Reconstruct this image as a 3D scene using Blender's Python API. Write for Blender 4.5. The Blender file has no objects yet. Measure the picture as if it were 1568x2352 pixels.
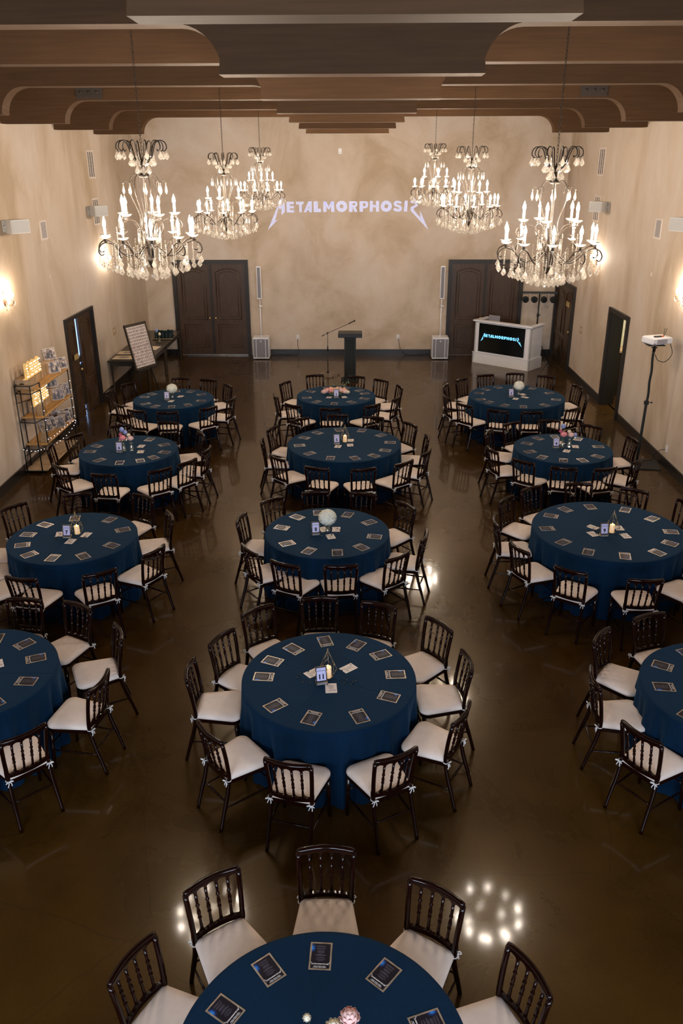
import bpy, math, random
from math import sin, cos, pi, radians, atan2, sqrt, hypot
from mathutils import Vector, Matrix

# ------------------------------------------------------------------ camera, world, light, exposure
SC = bpy.context.scene
COL = bpy.data.collections.new('hall'); SC.collection.children.link(COL)
CAM_H, YAW, PITCH, ROLL, F_PX = 4.9386, radians(-1.059), radians(23.031), radians(-0.198), 1880.5
fwd = Vector((sin(YAW)*cos(PITCH), cos(YAW)*cos(PITCH), -sin(PITCH)))
rgt = Vector((cos(YAW), -sin(YAW), 0)); upv = rgt.cross(fwd)
r2 = cos(ROLL)*rgt + sin(ROLL)*upv; u2 = -sin(ROLL)*rgt + cos(ROLL)*upv
cam_d = bpy.data.cameras.new('camera'); cam_d.sensor_fit = 'VERTICAL'; cam_d.sensor_height = 36.0
cam_d.lens = F_PX/2352*36.0; cam_d.clip_start = 0.05; cam_d.clip_end = 200
cam = bpy.data.objects.new('camera', cam_d); COL.objects.link(cam)
m = Matrix.Identity(4)
for i in range(3):
    m[i][0], m[i][1], m[i][2] = r2[i], u2[i], -fwd[i]
m[0][3], m[1][3], m[2][3] = 0, 0, CAM_H
cam.matrix_world = m
SC.camera = cam
SC.view_settings.view_transform = 'Standard'
try: SC.view_settings.look = 'None'
except Exception: pass
SC.view_settings.gamma = 1.0
SC.view_settings.use_curve_mapping = False
SC.view_settings.exposure = 1.18
SC.cycles.max_bounces = 6; SC.cycles.diffuse_bounces = 3; SC.cycles.glossy_bounces = 3
SC.cycles.transmission_bounces = 4; SC.cycles.transparent_max_bounces = 12
SC.cycles.caustics_reflective = False; SC.cycles.caustics_refractive = False
SC.cycles.sample_clamp_indirect = 4.0
SC.cycles.use_denoising = True

BULB = 450.0          # flame bulb emission
BULB_COL = (1.0, 0.84, 0.67)
DAY = 330.0           # daylight through the windows behind the photographer
w = bpy.data.worlds.new('dusk'); SC.world = w; w.use_nodes = True
w.node_tree.nodes['Background'].inputs[0].default_value = (0.30, 0.48, 0.9, 1)
w.node_tree.nodes['Background'].inputs[1].default_value = 1.1

def area(name, loc, rot, sx, sy, power, col):
    l = bpy.data.lights.new(name, 'AREA'); l.shape = 'RECTANGLE'; l.size = sx; l.size_y = sy
    l.energy = power; l.color = col
    o = bpy.data.objects.new(name, l); o.location = loc; o.rotation_euler = rot; COL.objects.link(o)
    return o
area('window_daylight', (-2.4, -2.9, 3.2), (radians(90), 0, 0), 3.0, 2.6, DAY*0.5, (0.74, 0.85, 1.0))
area('window_daylight', (2.1, -2.9, 3.2), (radians(90), 0, 0), 3.0, 2.6, DAY*0.5, (0.74, 0.85, 1.0))

# ------------------------------------------------------------------ materials
MATS = {}
def nodes(name):
    mt = bpy.data.materials.new(name); mt.use_nodes = True
    nt = mt.node_tree; b = nt.nodes['Principled BSDF']; MATS[name] = mt
    return mt, nt, b
def N(nt, t, **k):
    n = nt.nodes.new(t)
    for a, v in k.items():
        if a in n.inputs: n.inputs[a].default_value = v
        else: setattr(n, a, v)
    return n
def mat(name, col, rough=0.5, metal=0.0, vary=0.12, scale=30.0, bump=0.0, coat=0.0, spec=0.5, emit=None, es=0.0, trans=0.0, alpha=1.0, stretch=(1,1,1), coord='Object', sheen=0.0):
    mt, nt, b = nodes(name); L = nt.links.new
    tc = N(nt, 'ShaderNodeTexCoord'); mp = N(nt, 'ShaderNodeMapping'); mp.inputs['Scale'].default_value = stretch
    L(tc.outputs[coord], mp.inputs[0])
    nz = N(nt, 'ShaderNodeTexNoise', Scale=scale, Detail=4.0); L(mp.outputs[0], nz.inputs['Vector'])
    rp = N(nt, 'ShaderNodeValToRGB')
    rp.color_ramp.elements[0].position = 0.3; rp.color_ramp.elements[1].position = 0.7
    rp.color_ramp.elements[0].color = (*[c*(1-vary) for c in col], 1)
    rp.color_ramp.elements[1].color = (*[min(1, c*(1+vary)) for c in col], 1)
    L(nz.outputs['Fac'], rp.inputs[0]); L(rp.outputs[0], b.inputs['Base Color'])
    b.inputs['Roughness'].default_value = rough; b.inputs['Metallic'].default_value = metal
    b.inputs['Specular IOR Level'].default_value = spec
    b.inputs['Coat Weight'].default_value = coat; b.inputs['Coat Roughness'].default_value = 0.08
    b.inputs['Transmission Weight'].default_value = trans; b.inputs['Alpha'].default_value = alpha
    if sheen: b.inputs['Sheen Weight'].default_value = sheen; b.inputs['Sheen Roughness'].default_value = 0.5
    if emit: b.inputs['Emission Color'].default_value = (*emit, 1); b.inputs['Emission Strength'].default_value = es
    if bump:
        bp = N(nt, 'ShaderNodeBump', Strength=bump, Distance=0.01); L(nz.outputs['Fac'], bp.inputs['Height']); L(bp.outputs[0], b.inputs['Normal'])
    return mt

def plaster(name, stretch, seed):
    mt, nt, b = nodes(name); L = nt.links.new
    tc = N(nt, 'ShaderNodeTexCoord'); mp = N(nt, 'ShaderNodeMapping'); mp.inputs['Scale'].default_value = stretch
    mp.inputs['Location'].default_value = (seed, seed*2, seed*.5)
    L(tc.outputs['Object'], mp.inputs[0])
    n1 = N(nt, 'ShaderNodeTexNoise', Scale=0.75, Detail=7.0, Roughness=0.62, Distortion=0.6); L(mp.outputs[0], n1.inputs['Vector'])
    n2 = N(nt, 'ShaderNodeTexNoise', Scale=3.2, Detail=8.0, Roughness=0.7); L(mp.outputs[0], n2.inputs['Vector'])
    rp = N(nt, 'ShaderNodeValToRGB'); e = rp.color_ramp.elements
    e[0].position = 0.34; e[0].color = (0.47, 0.365, 0.26, 1); e[1].position = 0.66; e[1].color = (0.64, 0.56, 0.49, 1)
    k = rp.color_ramp.elements.new(0.5); k.color = (0.60, 0.495, 0.40, 1)
    L(n1.outputs['Fac'], rp.inputs[0])
    mx = N(nt, 'ShaderNodeMixRGB', blend_type='MULTIPLY'); mx.inputs[0].default_value = 0.5
    r2_ = N(nt, 'ShaderNodeValToRGB'); r2_.color_ramp.elements[0].position = 0.25; r2_.color_ramp.elements[0].color = (0.82, 0.78, 0.73, 1); r2_.color_ramp.elements[1].position = 0.75
    L(n2.outputs['Fac'], r2_.inputs[0]); L(rp.outputs[0], mx.inputs[1]); L(r2_.outputs[0], mx.inputs[2])
    L(mx.outputs[0], b.inputs['Base Color']); b.inputs['Roughness'].default_value = 0.75
    b.inputs['Specular IOR Level'].default_value = 0.25
    bp = N(nt, 'ShaderNodeBump', Strength=0.12, Distance=0.02); L(n2.outputs['Fac'], bp.inputs['Height']); L(bp.outputs[0], b.inputs['Normal'])
    return mt
M_WALL_S = plaster('side_wall_plaster', (0.9, 0.9, 0.42), 3.0)
M_WALL_B = plaster('back_wall_plaster', (0.9, 0.9, 0.8), 11.0)

def floor_mat():
    mt, nt, b = nodes('polished_concrete'); L = nt.links.new
    tc = N(nt, 'ShaderNodeTexCoord')
    n1 = N(nt, 'ShaderNodeTexNoise', Scale=0.9, Detail=8.0, Roughness=0.65, Distortion=0.5)
    n2 = N(nt, 'ShaderNodeTexNoise', Scale=40.0, Detail=5.0, Roughness=0.7)
    L(tc.outputs['Object'], n1.inputs['Vector']); L(tc.outputs['Object'], n2.inputs['Vector'])
    rp = N(nt, 'ShaderNodeValToRGB'); e = rp.color_ramp.elements
    e[0].position = 0.32; e[0].color = (0.032, 0.0157, 0.0026, 1); e[1].position = 0.72; e[1].color = (0.066, 0.0343, 0.0062, 1)
    L(n1.outputs['Fac'], rp.inputs[0])
    r2_ = N(nt, 'ShaderNodeValToRGB'); r2_.color_ramp.elements[0].position = 0.3; r2_.color_ramp.elements[0].color = (0.7, 0.7, 0.7, 1); r2_.color_ramp.elements[1].position = 0.7; r2_.color_ramp.elements[1].color = (1.15, 1.12, 1.08, 1)
    L(n2.outputs['Fac'], r2_.inputs[0])
    mx = N(nt, 'ShaderNodeMixRGB', blend_type='MULTIPLY'); mx.inputs[0].default_value = 0.6
    L(rp.outputs[0], mx.inputs[1]); L(r2_.outputs[0], mx.inputs[2])
    # hairline cracks
    vo = N(nt, 'ShaderNodeTexVoronoi', feature='DISTANCE_TO_EDGE', Scale=0.42)
    wp = N(nt, 'ShaderNodeMixRGB'); wp.inputs[0].default_value = 0.12
    nz = N(nt, 'ShaderNodeTexNoise', Scale=2.3, Detail=5.0); L(tc.outputs['Object'], nz.inputs['Vector'])
    L(tc.outputs['Object'], wp.inputs[1]); L(nz.outputs['Color'], wp.inputs[2]); L(wp.outputs[0], vo.inputs['Vector'])
    lt = N(nt, 'ShaderNodeMath', operation='LESS_THAN'); lt.inputs[1].default_value = 0.0016; L(vo.outputs['Distance'], lt.inputs[0])
    fm = N(nt, 'ShaderNodeMath', operation='MULTIPLY'); fm.inputs[1].default_value = 0.4; L(lt.outputs[0], fm.inputs[0])
    m3 = N(nt, 'ShaderNodeMixRGB'); m3.inputs[2].default_value = (0.012, 0.008, 0.005, 1)
    L(fm.outputs[0], m3.inputs[0]); L(mx.outputs[0], m3.inputs[1]); L(m3.outputs[0], b.inputs['Base Color'])
    rr = N(nt, 'ShaderNodeMapRange'); rr.inputs['To Min'].default_value = 0.22; rr.inputs['To Max'].default_value = 0.34
    L(n1.outputs['Fac'], rr.inputs['Value']); L(rr.outputs[0], b.inputs['Roughness'])
    b.inputs['Specular IOR Level'].default_value = 0.22; b.inputs['Coat Weight'].default_value = 0.45; b.inputs['Specular Tint'].default_value = (1.0, 0.82, 0.55, 1); b.inputs['Coat Tint'].default_value = (1.0, 0.86, 0.66, 1); b.inputs['Coat Roughness'].default_value = 0.075
    bp = N(nt, 'ShaderNodeBump', Strength=0.05, Distance=0.004); L(n2.outputs['Fac'], bp.inputs['Height']); L(bp.outputs[0], b.inputs['Normal'])
    return mt
M_FLOOR = floor_mat()

M_BEAM = mat('dark_timber', (0.072, 0.035, 0.0135), 0.7, vary=0.15, scale=3.0, stretch=(0.5, 3, 9), bump=0.15, spec=0.2)
M_CEIL = mat('ceiling_boards', (0.10, 0.06, 0.035), 0.75, vary=0.25, scale=4, stretch=(4, .4, 1))
M_DOOR = mat('dark_walnut', (0.050, 0.024, 0.010), 0.38, vary=0.35, scale=6.0, stretch=(6, 6, 0.6), bump=0.15)
M_DOORF = mat('dark_walnut_frame', (0.014, 0.009, 0.006), 0.42, vary=0.3, scale=6.0, stretch=(6, 6, 0.6))
M_BASEB = mat('dark_baseboard', (0.012, 0.010, 0.009), 0.3, vary=0.2)
M_CHAIR = mat('mahogany_lacquer', (0.0085, 0.0017, 0.0010), 0.12, vary=0.3, scale=18, coat=0.0, spec=0.30, stretch=(1, 1, .3))
M_CUSH = mat('cream_seat_fabric', (0.84, 0.71, 0.62), 0.9, vary=0.04, scale=14, bump=0.12)
M_TIE = mat('white_cotton_tie', (0.72, 0.70, 0.68), 0.9, vary=0.05)
M_IRON = mat('bronze_iron', (0.020, 0.013, 0.008), 0.5, metal=0.0, spec=0.25, vary=0.2)
M_BLACK = mat('black_metal', (0.010, 0.011, 0.011), 0.4, vary=0.2)
M_BLACKF = mat('black_fabric', (0.008, 0.012, 0.013), 0.85, vary=0.25, scale=60, bump=0.2)
M_WHITE = mat('white_paint', (0.80, 0.80, 0.83), 0.35, vary=0.04)
M_WHITEP = mat('white_plastic', (0.62, 0.61, 0.58), 0.4, vary=0.03)
M_GRILLE = mat('grey_speaker_grille', (0.21, 0.20, 0.22), 0.6, vary=0.2, scale=220)
M_PAPER = mat('white_card', (0.70, 0.62, 0.56), 0.6, vary=0.03)
M_GOLD = mat('brushed_gold', (0.62, 0.50, 0.27), 0.28, metal=0.9, vary=0.1)
M_SILVER = mat('foil_border', (0.42, 0.36, 0.29), 0.33, metal=0.75, vary=0.35, scale=12)
M_INK = mat('black_ink', (0.008, 0.006, 0.012), 0.4, vary=0.2, spec=0.12)
M_INKW = mat('white_ink', (0.75, 0.72, 0.70), 0.5, vary=0.03)
M_INKG = mat('grey_ink', (0.075, 0.065, 0.10), 0.5, vary=0.3)
M_WAX = mat('ivory_wax', (0.75, 0.66, 0.50), 0.5, vary=0.05, emit=(1.0, 0.55, 0.2), es=0.22)
M_FLAME = mat('candle_flame', (1.0, 0.7, 0.3), 0.5, emit=(1.0, 0.55, 0.18), es=9.0)
M_BULB = mat('lit_bulb', (1, 0.9, 0.8), 0.3, emit=BULB_COL, es=BULB)
M_TUBE = mat('candle_sleeve', (0.86, 0.84, 0.80), 0.4, vary=0.03)
M_STEM = mat('green_stem', (0.05, 0.11, 0.03), 0.6)
M_LEAF = mat('grey_green_leaf', (0.13, 0.18, 0.09), 0.6, vary=0.3)
M_HYD = mat('white_hydrangea', (0.72, 0.72, 0.62), 0.7, vary=0.1)
M_PINK = mat('pink_petal', (0.85, 0.30, 0.33), 0.6, vary=0.2)
M_PEACH = mat('peach_petal', (0.85, 0.47, 0.33), 0.6, vary=0.15)
M_BLUSH = mat('blush_petal', (0.85, 0.55, 0.50), 0.6, vary=0.12)
M_CREAM = mat('cream_petal', (0.82, 0.74, 0.55), 0.6, vary=0.1)
M_BLUEF = mat('blue_petal', (0.30, 0.36, 0.66), 0.6, vary=0.25)
M_MAG = mat('magenta_petal', (0.55, 0.10, 0.22), 0.6, vary=0.25)
M_SHELF = mat('honey_pine', (0.50, 0.27, 0.085), 0.45, vary=0.3, scale=7, stretch=(6, .6, 6))
M_CRATE = mat('pale_crate_wood', (0.45, 0.30, 0.17), 0.6, vary=0.25, scale=9)
M_TABLEW = mat('dark_console_wood', (0.030, 0.022, 0.014), 0.30, vary=0.3, scale=6, stretch=(6, .6, 6))
M_BRASS = mat('brass_sign', (0.60, 0.42, 0.17), 0.4, metal=0.4, vary=0.1)
M_ORANGE = mat('orange_plastic', (0.75, 0.13, 0.03), 0.4)
M_SCREEN = mat('dark_screen', (0.004, 0.006, 0.006), 0.12)
M_LOGO_S = mat('screen_lettering', (0.1, 0.5, 0.7), 0.5, emit=(0.18, 0.55, 1.0), es=0.65)
M_LOGO_W = mat('projection_glow_letters', (0.46, 0.44, 0.52), 0.8, emit=(0.52, 0.56, 0.86), es=0.25)  # emission stands in for the projector's light on the wall
M_MARQ = mat('lit_marquee_face', (.5, .3, .11), 0.5, emit=(1.0, 0.62, 0.20), es=0.20)
M_MARQB = mat('marquee_bulb', (1, .95, .8), 0.4, emit=(1.0, 0.90, 0.62), es=2.2)
M_FAIRY = mat('fairy_light_bulb', (1, 1, 1), 0.4, emit=(0.9, 0.8, 1.0), es=5)
M_GEM = mat('black_glass_gem', (0.015, 0.03, 0.035), 0.05, coat=1.0)
M_BLUEGLOW = mat('blue_print_flare', (0.02, 0.22, 0.80), 0.3, vary=0.3)
def menu_mat():      # printed artwork: near-black card with a soft blue flare at the left edge and a violet tone below
    mt, nt, b = nodes('printed_menu_artwork'); L = nt.links.new
    tc = N(nt, 'ShaderNodeTexCoord'); mp = N(nt, 'ShaderNodeMapping'); mp.inputs['Location'].default_value = (-.053, .040, 0); mp.inputs['Scale'].default_value = (1, .8, 0)
    L(tc.outputs['Object'], mp.inputs[0]); ln = N(nt, 'ShaderNodeVectorMath', operation='LENGTH'); L(mp.outputs[0], ln.inputs[0])
    mr = N(nt, 'ShaderNodeMapRange'); mr.inputs['From Max'].default_value = .028; mr.inputs['To Min'].default_value = 1; mr.inputs['To Max'].default_value = 0; L(ln.outputs['Value'], mr.inputs['Value'])
    rp = N(nt, 'ShaderNodeValToRGB'); e = rp.color_ramp.elements; e[0].color = (.007, .006, .012, 1); e[1].position = 1; e[1].color = (.03, .26, .85, 1)
    k = e.new(.35); k.color = (.008, .022, .09, 1); L(mr.outputs[0], rp.inputs[0]); L(rp.outputs[0], b.inputs['Base Color'])
    b.inputs['Roughness'].default_value = .38; b.inputs['Specular IOR Level'].default_value = .15; return mt
M_MENU = menu_mat()
M_SIGNP = mat('lilac_sign_paper', (0.52, 0.50, 0.74), 0.5, vary=0.03)
M_PLATE = mat('steel_plate', (0.034, 0.021, 0.012), 0.6, vary=0.2)
M_PALE = mat('pale_green_wall', (0.60, 0.58, 0.43), 0.8, emit=(0.62, 0.60, 0.34), es=0.0)
M_COPPER = mat('copper_sconce', (0.16, 0.07, 0.04), 0.4, metal=0.6)
M_CARPET = mat('grey_mat', (0.035, 0.033, 0.03), 0.9)

def cloth_mat():
    mt = mat('navy_tablecloth', (0.0006, 0.0135, 0.037), 0.9, vary=0.12, scale=60, bump=0.08, spec=0.12, sheen=0.10)
    nt = mt.node_tree; b = nt.nodes['Principled BSDF']; b.inputs['Sheen Tint'].default_value = (0.2, 0.5, 0.85, 1); L = nt.links.new
    # pressed fold lines: two crossing creases in the weave
    tc = N(nt, 'ShaderNodeTexCoord'); sp = N(nt, 'ShaderNodeSeparateXYZ'); L(tc.outputs['Object'], sp.inputs[0]); hs = []
    for ax in ('X', 'Y'):
        ab = N(nt, 'ShaderNodeMath', operation='ABSOLUTE'); L(sp.outputs[ax], ab.inputs[0])
        mr = N(nt, 'ShaderNodeMapRange'); mr.inputs['From Max'].default_value = .012; mr.interpolation_type = 'SMOOTHSTEP'; L(ab.outputs[0], mr.inputs['Value']); hs.append(mr)
    mn = N(nt, 'ShaderNodeMath', operation='MINIMUM'); L(hs[0].outputs[0], mn.inputs[0]); L(hs[1].outputs[0], mn.inputs[1])
    old = b.inputs['Normal'].links[0].from_node
    bp = N(nt, 'ShaderNodeBump', Strength=0.5, Distance=0.006); L(mn.outputs[0], bp.inputs['Height']); L(old.outputs[0], bp.inputs['Normal']); L(bp.outputs[0], b.inputs['Normal'])
    return mt
M_CLOTH = cloth_mat()

def glass_mix(name, tint, transp, gloss):
    mt = bpy.data.materials.new(name); mt.use_nodes = True; nt = mt.node_tree; nt.nodes.clear(); L = nt.links.new
    out = N(nt, 'ShaderNodeOutputMaterial')
    tr = N(nt, 'ShaderNodeBsdfTransparent'); tr.inputs[0].default_value = (*tint, 1)
    gl = N(nt, 'ShaderNodeBsdfGlossy'); gl.inputs['Roughness'].default_value = 0.06
    df = N(nt, 'ShaderNodeBsdfTranslucent'); df.inputs[0].default_value = (0.9, 0.86, 0.8, 1)
    nz = N(nt, 'ShaderNodeTexNoise', Scale=60.0); tc = N(nt, 'ShaderNodeTexCoord'); L(tc.outputs['Object'], nz.inputs['Vector'])
    rr = N(nt, 'ShaderNodeMapRange'); rr.inputs['To Min'].default_value = transp-.12; rr.inputs['To Max'].default_value = transp+.12
    L(nz.outputs['Fac'], rr.inputs['Value'])
    m1 = N(nt, 'ShaderNodeMixShader'); m1.inputs[0].default_value = gloss; L(df.outputs[0], m1.inputs[1]); L(gl.outputs[0], m1.inputs[2])
    m2 = N(nt, 'ShaderNodeMixShader'); L(rr.outputs[0], m2.inputs[0]); L(m1.outputs[0], m2.inputs[1]); L(tr.outputs[0], m2.inputs[2])
    L(m2.outputs[0], out.inputs[0]); return mt
M_CRYS = glass_mix('cut_crystal', (0.97, 0.95, 0.92), 0.45, 0.5)
M_GLASS = glass_mix('clear_glass', (0.93, 0.96, 0.93), 0.68, 0.8)
M_DISH = glass_mix('frosted_glass_dish', (0.95, 0.93, 0.9), 0.25, 0.3)

def picture_mat(name, cols, scale, white=True):
    mt, nt, b = nodes(name); L = nt.links.new
    tc = N(nt, 'ShaderNodeTexCoord'); oi = N(nt, 'ShaderNodeObjectInfo')
    ad = N(nt, 'ShaderNodeVectorMath', operation='ADD'); L(tc.outputs['Object'], ad.inputs[0]); L(oi.outputs['Random'], ad.inputs[1])
    nz = N(nt, 'ShaderNodeTexNoise', Scale=scale, Detail=3.0); L(ad.outputs[0], nz.inputs['Vector'])
    rp = N(nt, 'ShaderNodeValToRGB'); e = rp.color_ramp.elements
    e[0].position = 0.36; e[0].color = (*cols[0], 1); e[1].position = 0.68; e[1].color = (*cols[-1], 1)
    for i, c in enumerate(cols[1:-1]):
        k = e.new(0.36+0.32*(i+1)/(len(cols)-1)); k.color = (*c, 1)
    L(nz.outputs['Fac'], rp.inputs[0]); L(rp.outputs[0], b.inputs['Base Color']); b.inputs['Roughness'].default_value = 0.35
    return mt
M_PIC = picture_mat('old_photo_print', [(0.05, 0.026, 0.018), (0.17, 0.10, 0.065), (0.40, 0.28, 0.17), (0.60, 0.47, 0.33)], 17)
M_COLL = picture_mat('portrait_prints', [(0.10, 0.06, 0.06), (0.30, 0.19, 0.15), (0.38, 0.36, 0.42), (0.62, 0.52, 0.48)], 60)

# ------------------------------------------------------------------ mesh helpers
class MB:
    def __init__(s): s.v = []; s.f = []; s.sm = []
    def add(s, vs, fs, smooth=False, M=None):
        b = len(s.v)
        s.v += [tuple(M @ Vector(p)) for p in vs] if M is not None else [tuple(p) for p in vs]
        s.f += [tuple(i+b for i in f) for f in fs]; s.sm += [smooth]*len(fs); return s
    def box(s, c, d, M=None, bev=0.0):
        x, y, z = c; a, b, e = d[0]/2, d[1]/2, d[2]/2
        if bev <= 0:
            vs = [(x+i*a, y+j*b, z+k*e) for k in (-1, 1) for j in (-1, 1) for i in (-1, 1)]
            fs = [(0,2,3,1),(4,5,7,6),(0,1,5,4),(2,6,7,3),(0,4,6,2),(1,3,7,5)]
            return s.add(vs, fs, False, M)
        bev = min(bev, a*.9, b*.9, e*.9); rings = []
        def ring(ix, z_):
            A, B = a-ix, b-ix; q = bev*.6
            return [(x-A+q, y-B, z_), (x+A-q, y-B, z_), (x+A, y-B+q, z_), (x+A, y+B-q, z_), (x+A-q, y+B, z_), (x-A+q, y+B, z_), (x-A, y+B-q, z_), (x-A, y-B+q, z_)]
        for ix, z_ in ((bev, z-e), (0, z-e+bev), (0, z+e-bev), (bev, z+e)): rings.append(ring(ix, z_))
        vs = [p for r in rings for p in r]; fs = [tuple(range(7, -1, -1)), tuple(range(24, 32))]
        for k in range(3):
            for i in range(8): fs.append((k*8+i, k*8+(i+1) % 8, (k+1)*8+(i+1) % 8, (k+1)*8+i))
        return s.add(vs, fs, False, M)
    def lathe(s, prof, n=16, c=(0,0,0), M=None, smooth=True, cap=True):
        vs = []; fs = []
        for r, z in prof:
            for i in range(n):
                a = 2*pi*i/n; vs.append((c[0]+r*cos(a), c[1]+r*sin(a), c[2]+z))
        for k in range(len(prof)-1):
            for i in range(n): fs.append((k*n+i, k*n+(i+1) % n, (k+1)*n+(i+1) % n, (k+1)*n+i))
        if cap: fs += [tuple(range(n-1, -1, -1)), tuple(range((len(prof)-1)*n, len(prof)*n))]
        return s.add(vs, fs, smooth, M)
    def tube(s, pts, rad, n=8, closed=False, M=None, smooth=True):
        P = [Vector(p) for p in pts]; k = len(P)
        if not hasattr(rad, '__len__'): rad = [rad]*k
        vs = []; ref = None
        for i in range(k):
            if closed: t = P[(i+1) % k]-P[i-1]
            else: t = P[min(i+1, k-1)]-P[max(i-1, 0)]
            if t.length < 1e-9: t = Vector((0, 0, 1))
            t.normalize()
            if ref is None:
                ref = t.orthogonal().normalized()
            ref = (ref - t*ref.dot(t))
            ref = ref.normalized() if ref.length > 1e-6 else t.orthogonal().normalized()
            b = t.cross(ref)
            for j in range(n):
                a = 2*pi*j/n; vs.append(P[i]+(ref*cos(a)+b*sin(a))*rad[i])
        fs = []
        for i in range(k if closed else k-1):
            q = (i+1) % k
            for j in range(n): fs.append((i*n+j, i*n+(j+1) % n, q*n+(j+1) % n, q*n+j))
        if not closed: fs += [tuple(range(n-1, -1, -1)), tuple(range((k-1)*n, k*n))]
        return s.add(vs, fs, smooth, M)
    def prism(s, poly, h, M=None):   # poly in local XY, extruded to z=h ; M places it
        n = len(poly); ar = sum(poly[i][0]*poly[(i+1) % n][1]-poly[(i+1) % n][0]*poly[i][1] for i in range(n))
        if ar < 0: poly = poly[::-1]
        vs = [(x, y, 0) for x, y in poly]+[(x, y, h) for x, y in poly]
        fs = [tuple(range(n-1, -1, -1)), tuple(range(n, 2*n))]+[(i, (i+1) % n, n+(i+1) % n, n+i) for i in range(n)]
        return s.add(vs, fs, False, M)
    def ball(s, c, r, n=8, m=6, sc=(1,1,1), M=None):
        pr = [(max(1e-4, sin(pi*k/m))*r, -cos(pi*k/m)*r) for k in range(m+1)]
        vs = []; fs = []
        for a, z in pr:
            for i in range(n): vs.append((c[0]+a*cos(2*pi*i/n)*sc[0], c[1]+a*sin(2*pi*i/n)*sc[1], c[2]+z*sc[2]))
        for k in range(m):
            for i in range(n): fs.append((k*n+i, k*n+(i+1) % n, (k+1)*n+(i+1) % n, (k+1)*n+i))
        return s.add(vs, fs, True, M)
    def octa(s, c, r, h=None):
        h = h or r; x, y, z = c
        return s.add([(x+r,y,z),(x,y+r,z),(x-r,y,z),(x,y-r,z),(x,y,z+h),(x,y,z-h)], [(0,1,4),(1,2,4),(2,3,4),(3,0,4),(1,0,5),(2,1,5),(3,2,5),(0,3,5)])
    def mesh(s, name, m_):
        me = bpy.data.meshes.new(name); me.from_pydata(s.v, [], s.f)
        me.polygons.foreach_set('use_smooth', s.sm); me.materials.append(m_); me.update(); return me
    def build(s, name, m_, parent=None, loc=(0,0,0), rot=(0,0,0)):
        o = bpy.data.objects.new(name, s.mesh(name, m_)); COL.objects.link(o)
        if parent is not None: o.parent = parent
        o.location = loc; o.rotation_euler = rot
        return o

def tag(o, label=None, cat=None, group=None, kind=None):
    for k, v in (('label', label), ('category', cat), ('group', group), ('kind', kind)):
        if v: o[k] = v
    return o
def thing(name, label, cat, loc=(0,0,0), rz=0.0, group=None):
    o = bpy.data.objects.new(name, None); COL.objects.link(o); o.empty_display_size = 0.1
    o.location = loc; o.rotation_euler = (0, 0, rz); return tag(o, label, cat, group)
def struct(name, mb, m_):
    return tag(mb.build(name, m_), kind='structure')
def copy_tree(root, label=None, group=None, loc=None, rz=None):
    r = root.copy(); COL.objects.link(r)
    if loc is not None: r.location = loc
    if rz is not None: r.rotation_euler = (0, 0, rz)
    if label: r['label'] = label
    if group: r['group'] = group
    for ch in list(root.children):
        c = ch.copy(); COL.objects.link(c); c.parent = r
        for g in list(ch.children):
            d = g.copy(); COL.objects.link(d); d.parent = c
    return r
def plane_on(px, py, pz, yaw, lean=0.0):   # local X right, local Y up, local Z out towards viewer; yaw 0 faces -Y
    r = Vector((cos(yaw), sin(yaw), 0)); n = Vector((sin(yaw)*cos(lean), -cos(yaw)*cos(lean), sin(lean))); u = n.cross(r)
    M = Matrix.Identity(4)
    for i in range(3): M[i][0], M[i][1], M[i][2] = r[i], u[i], n[i]
    M[0][3], M[1][3], M[2][3] = px, py, pz
    return M
def spline(pts, k=4):
    P = [Vector(p) for p in pts]; out = []
    for i in range(len(P)-1):
        a, b, c, d = P[max(i-1, 0)], P[i], P[i+1], P[min(i+2, len(P)-1)]
        for j in range(k):
            t = j/k; out.append(0.5*((2*b)+(c-a)*t+(2*a-5*b+4*c-d)*t*t+(3*b-a-3*c+d)*t*t*t))
    out.append(P[-1]); return out

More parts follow.
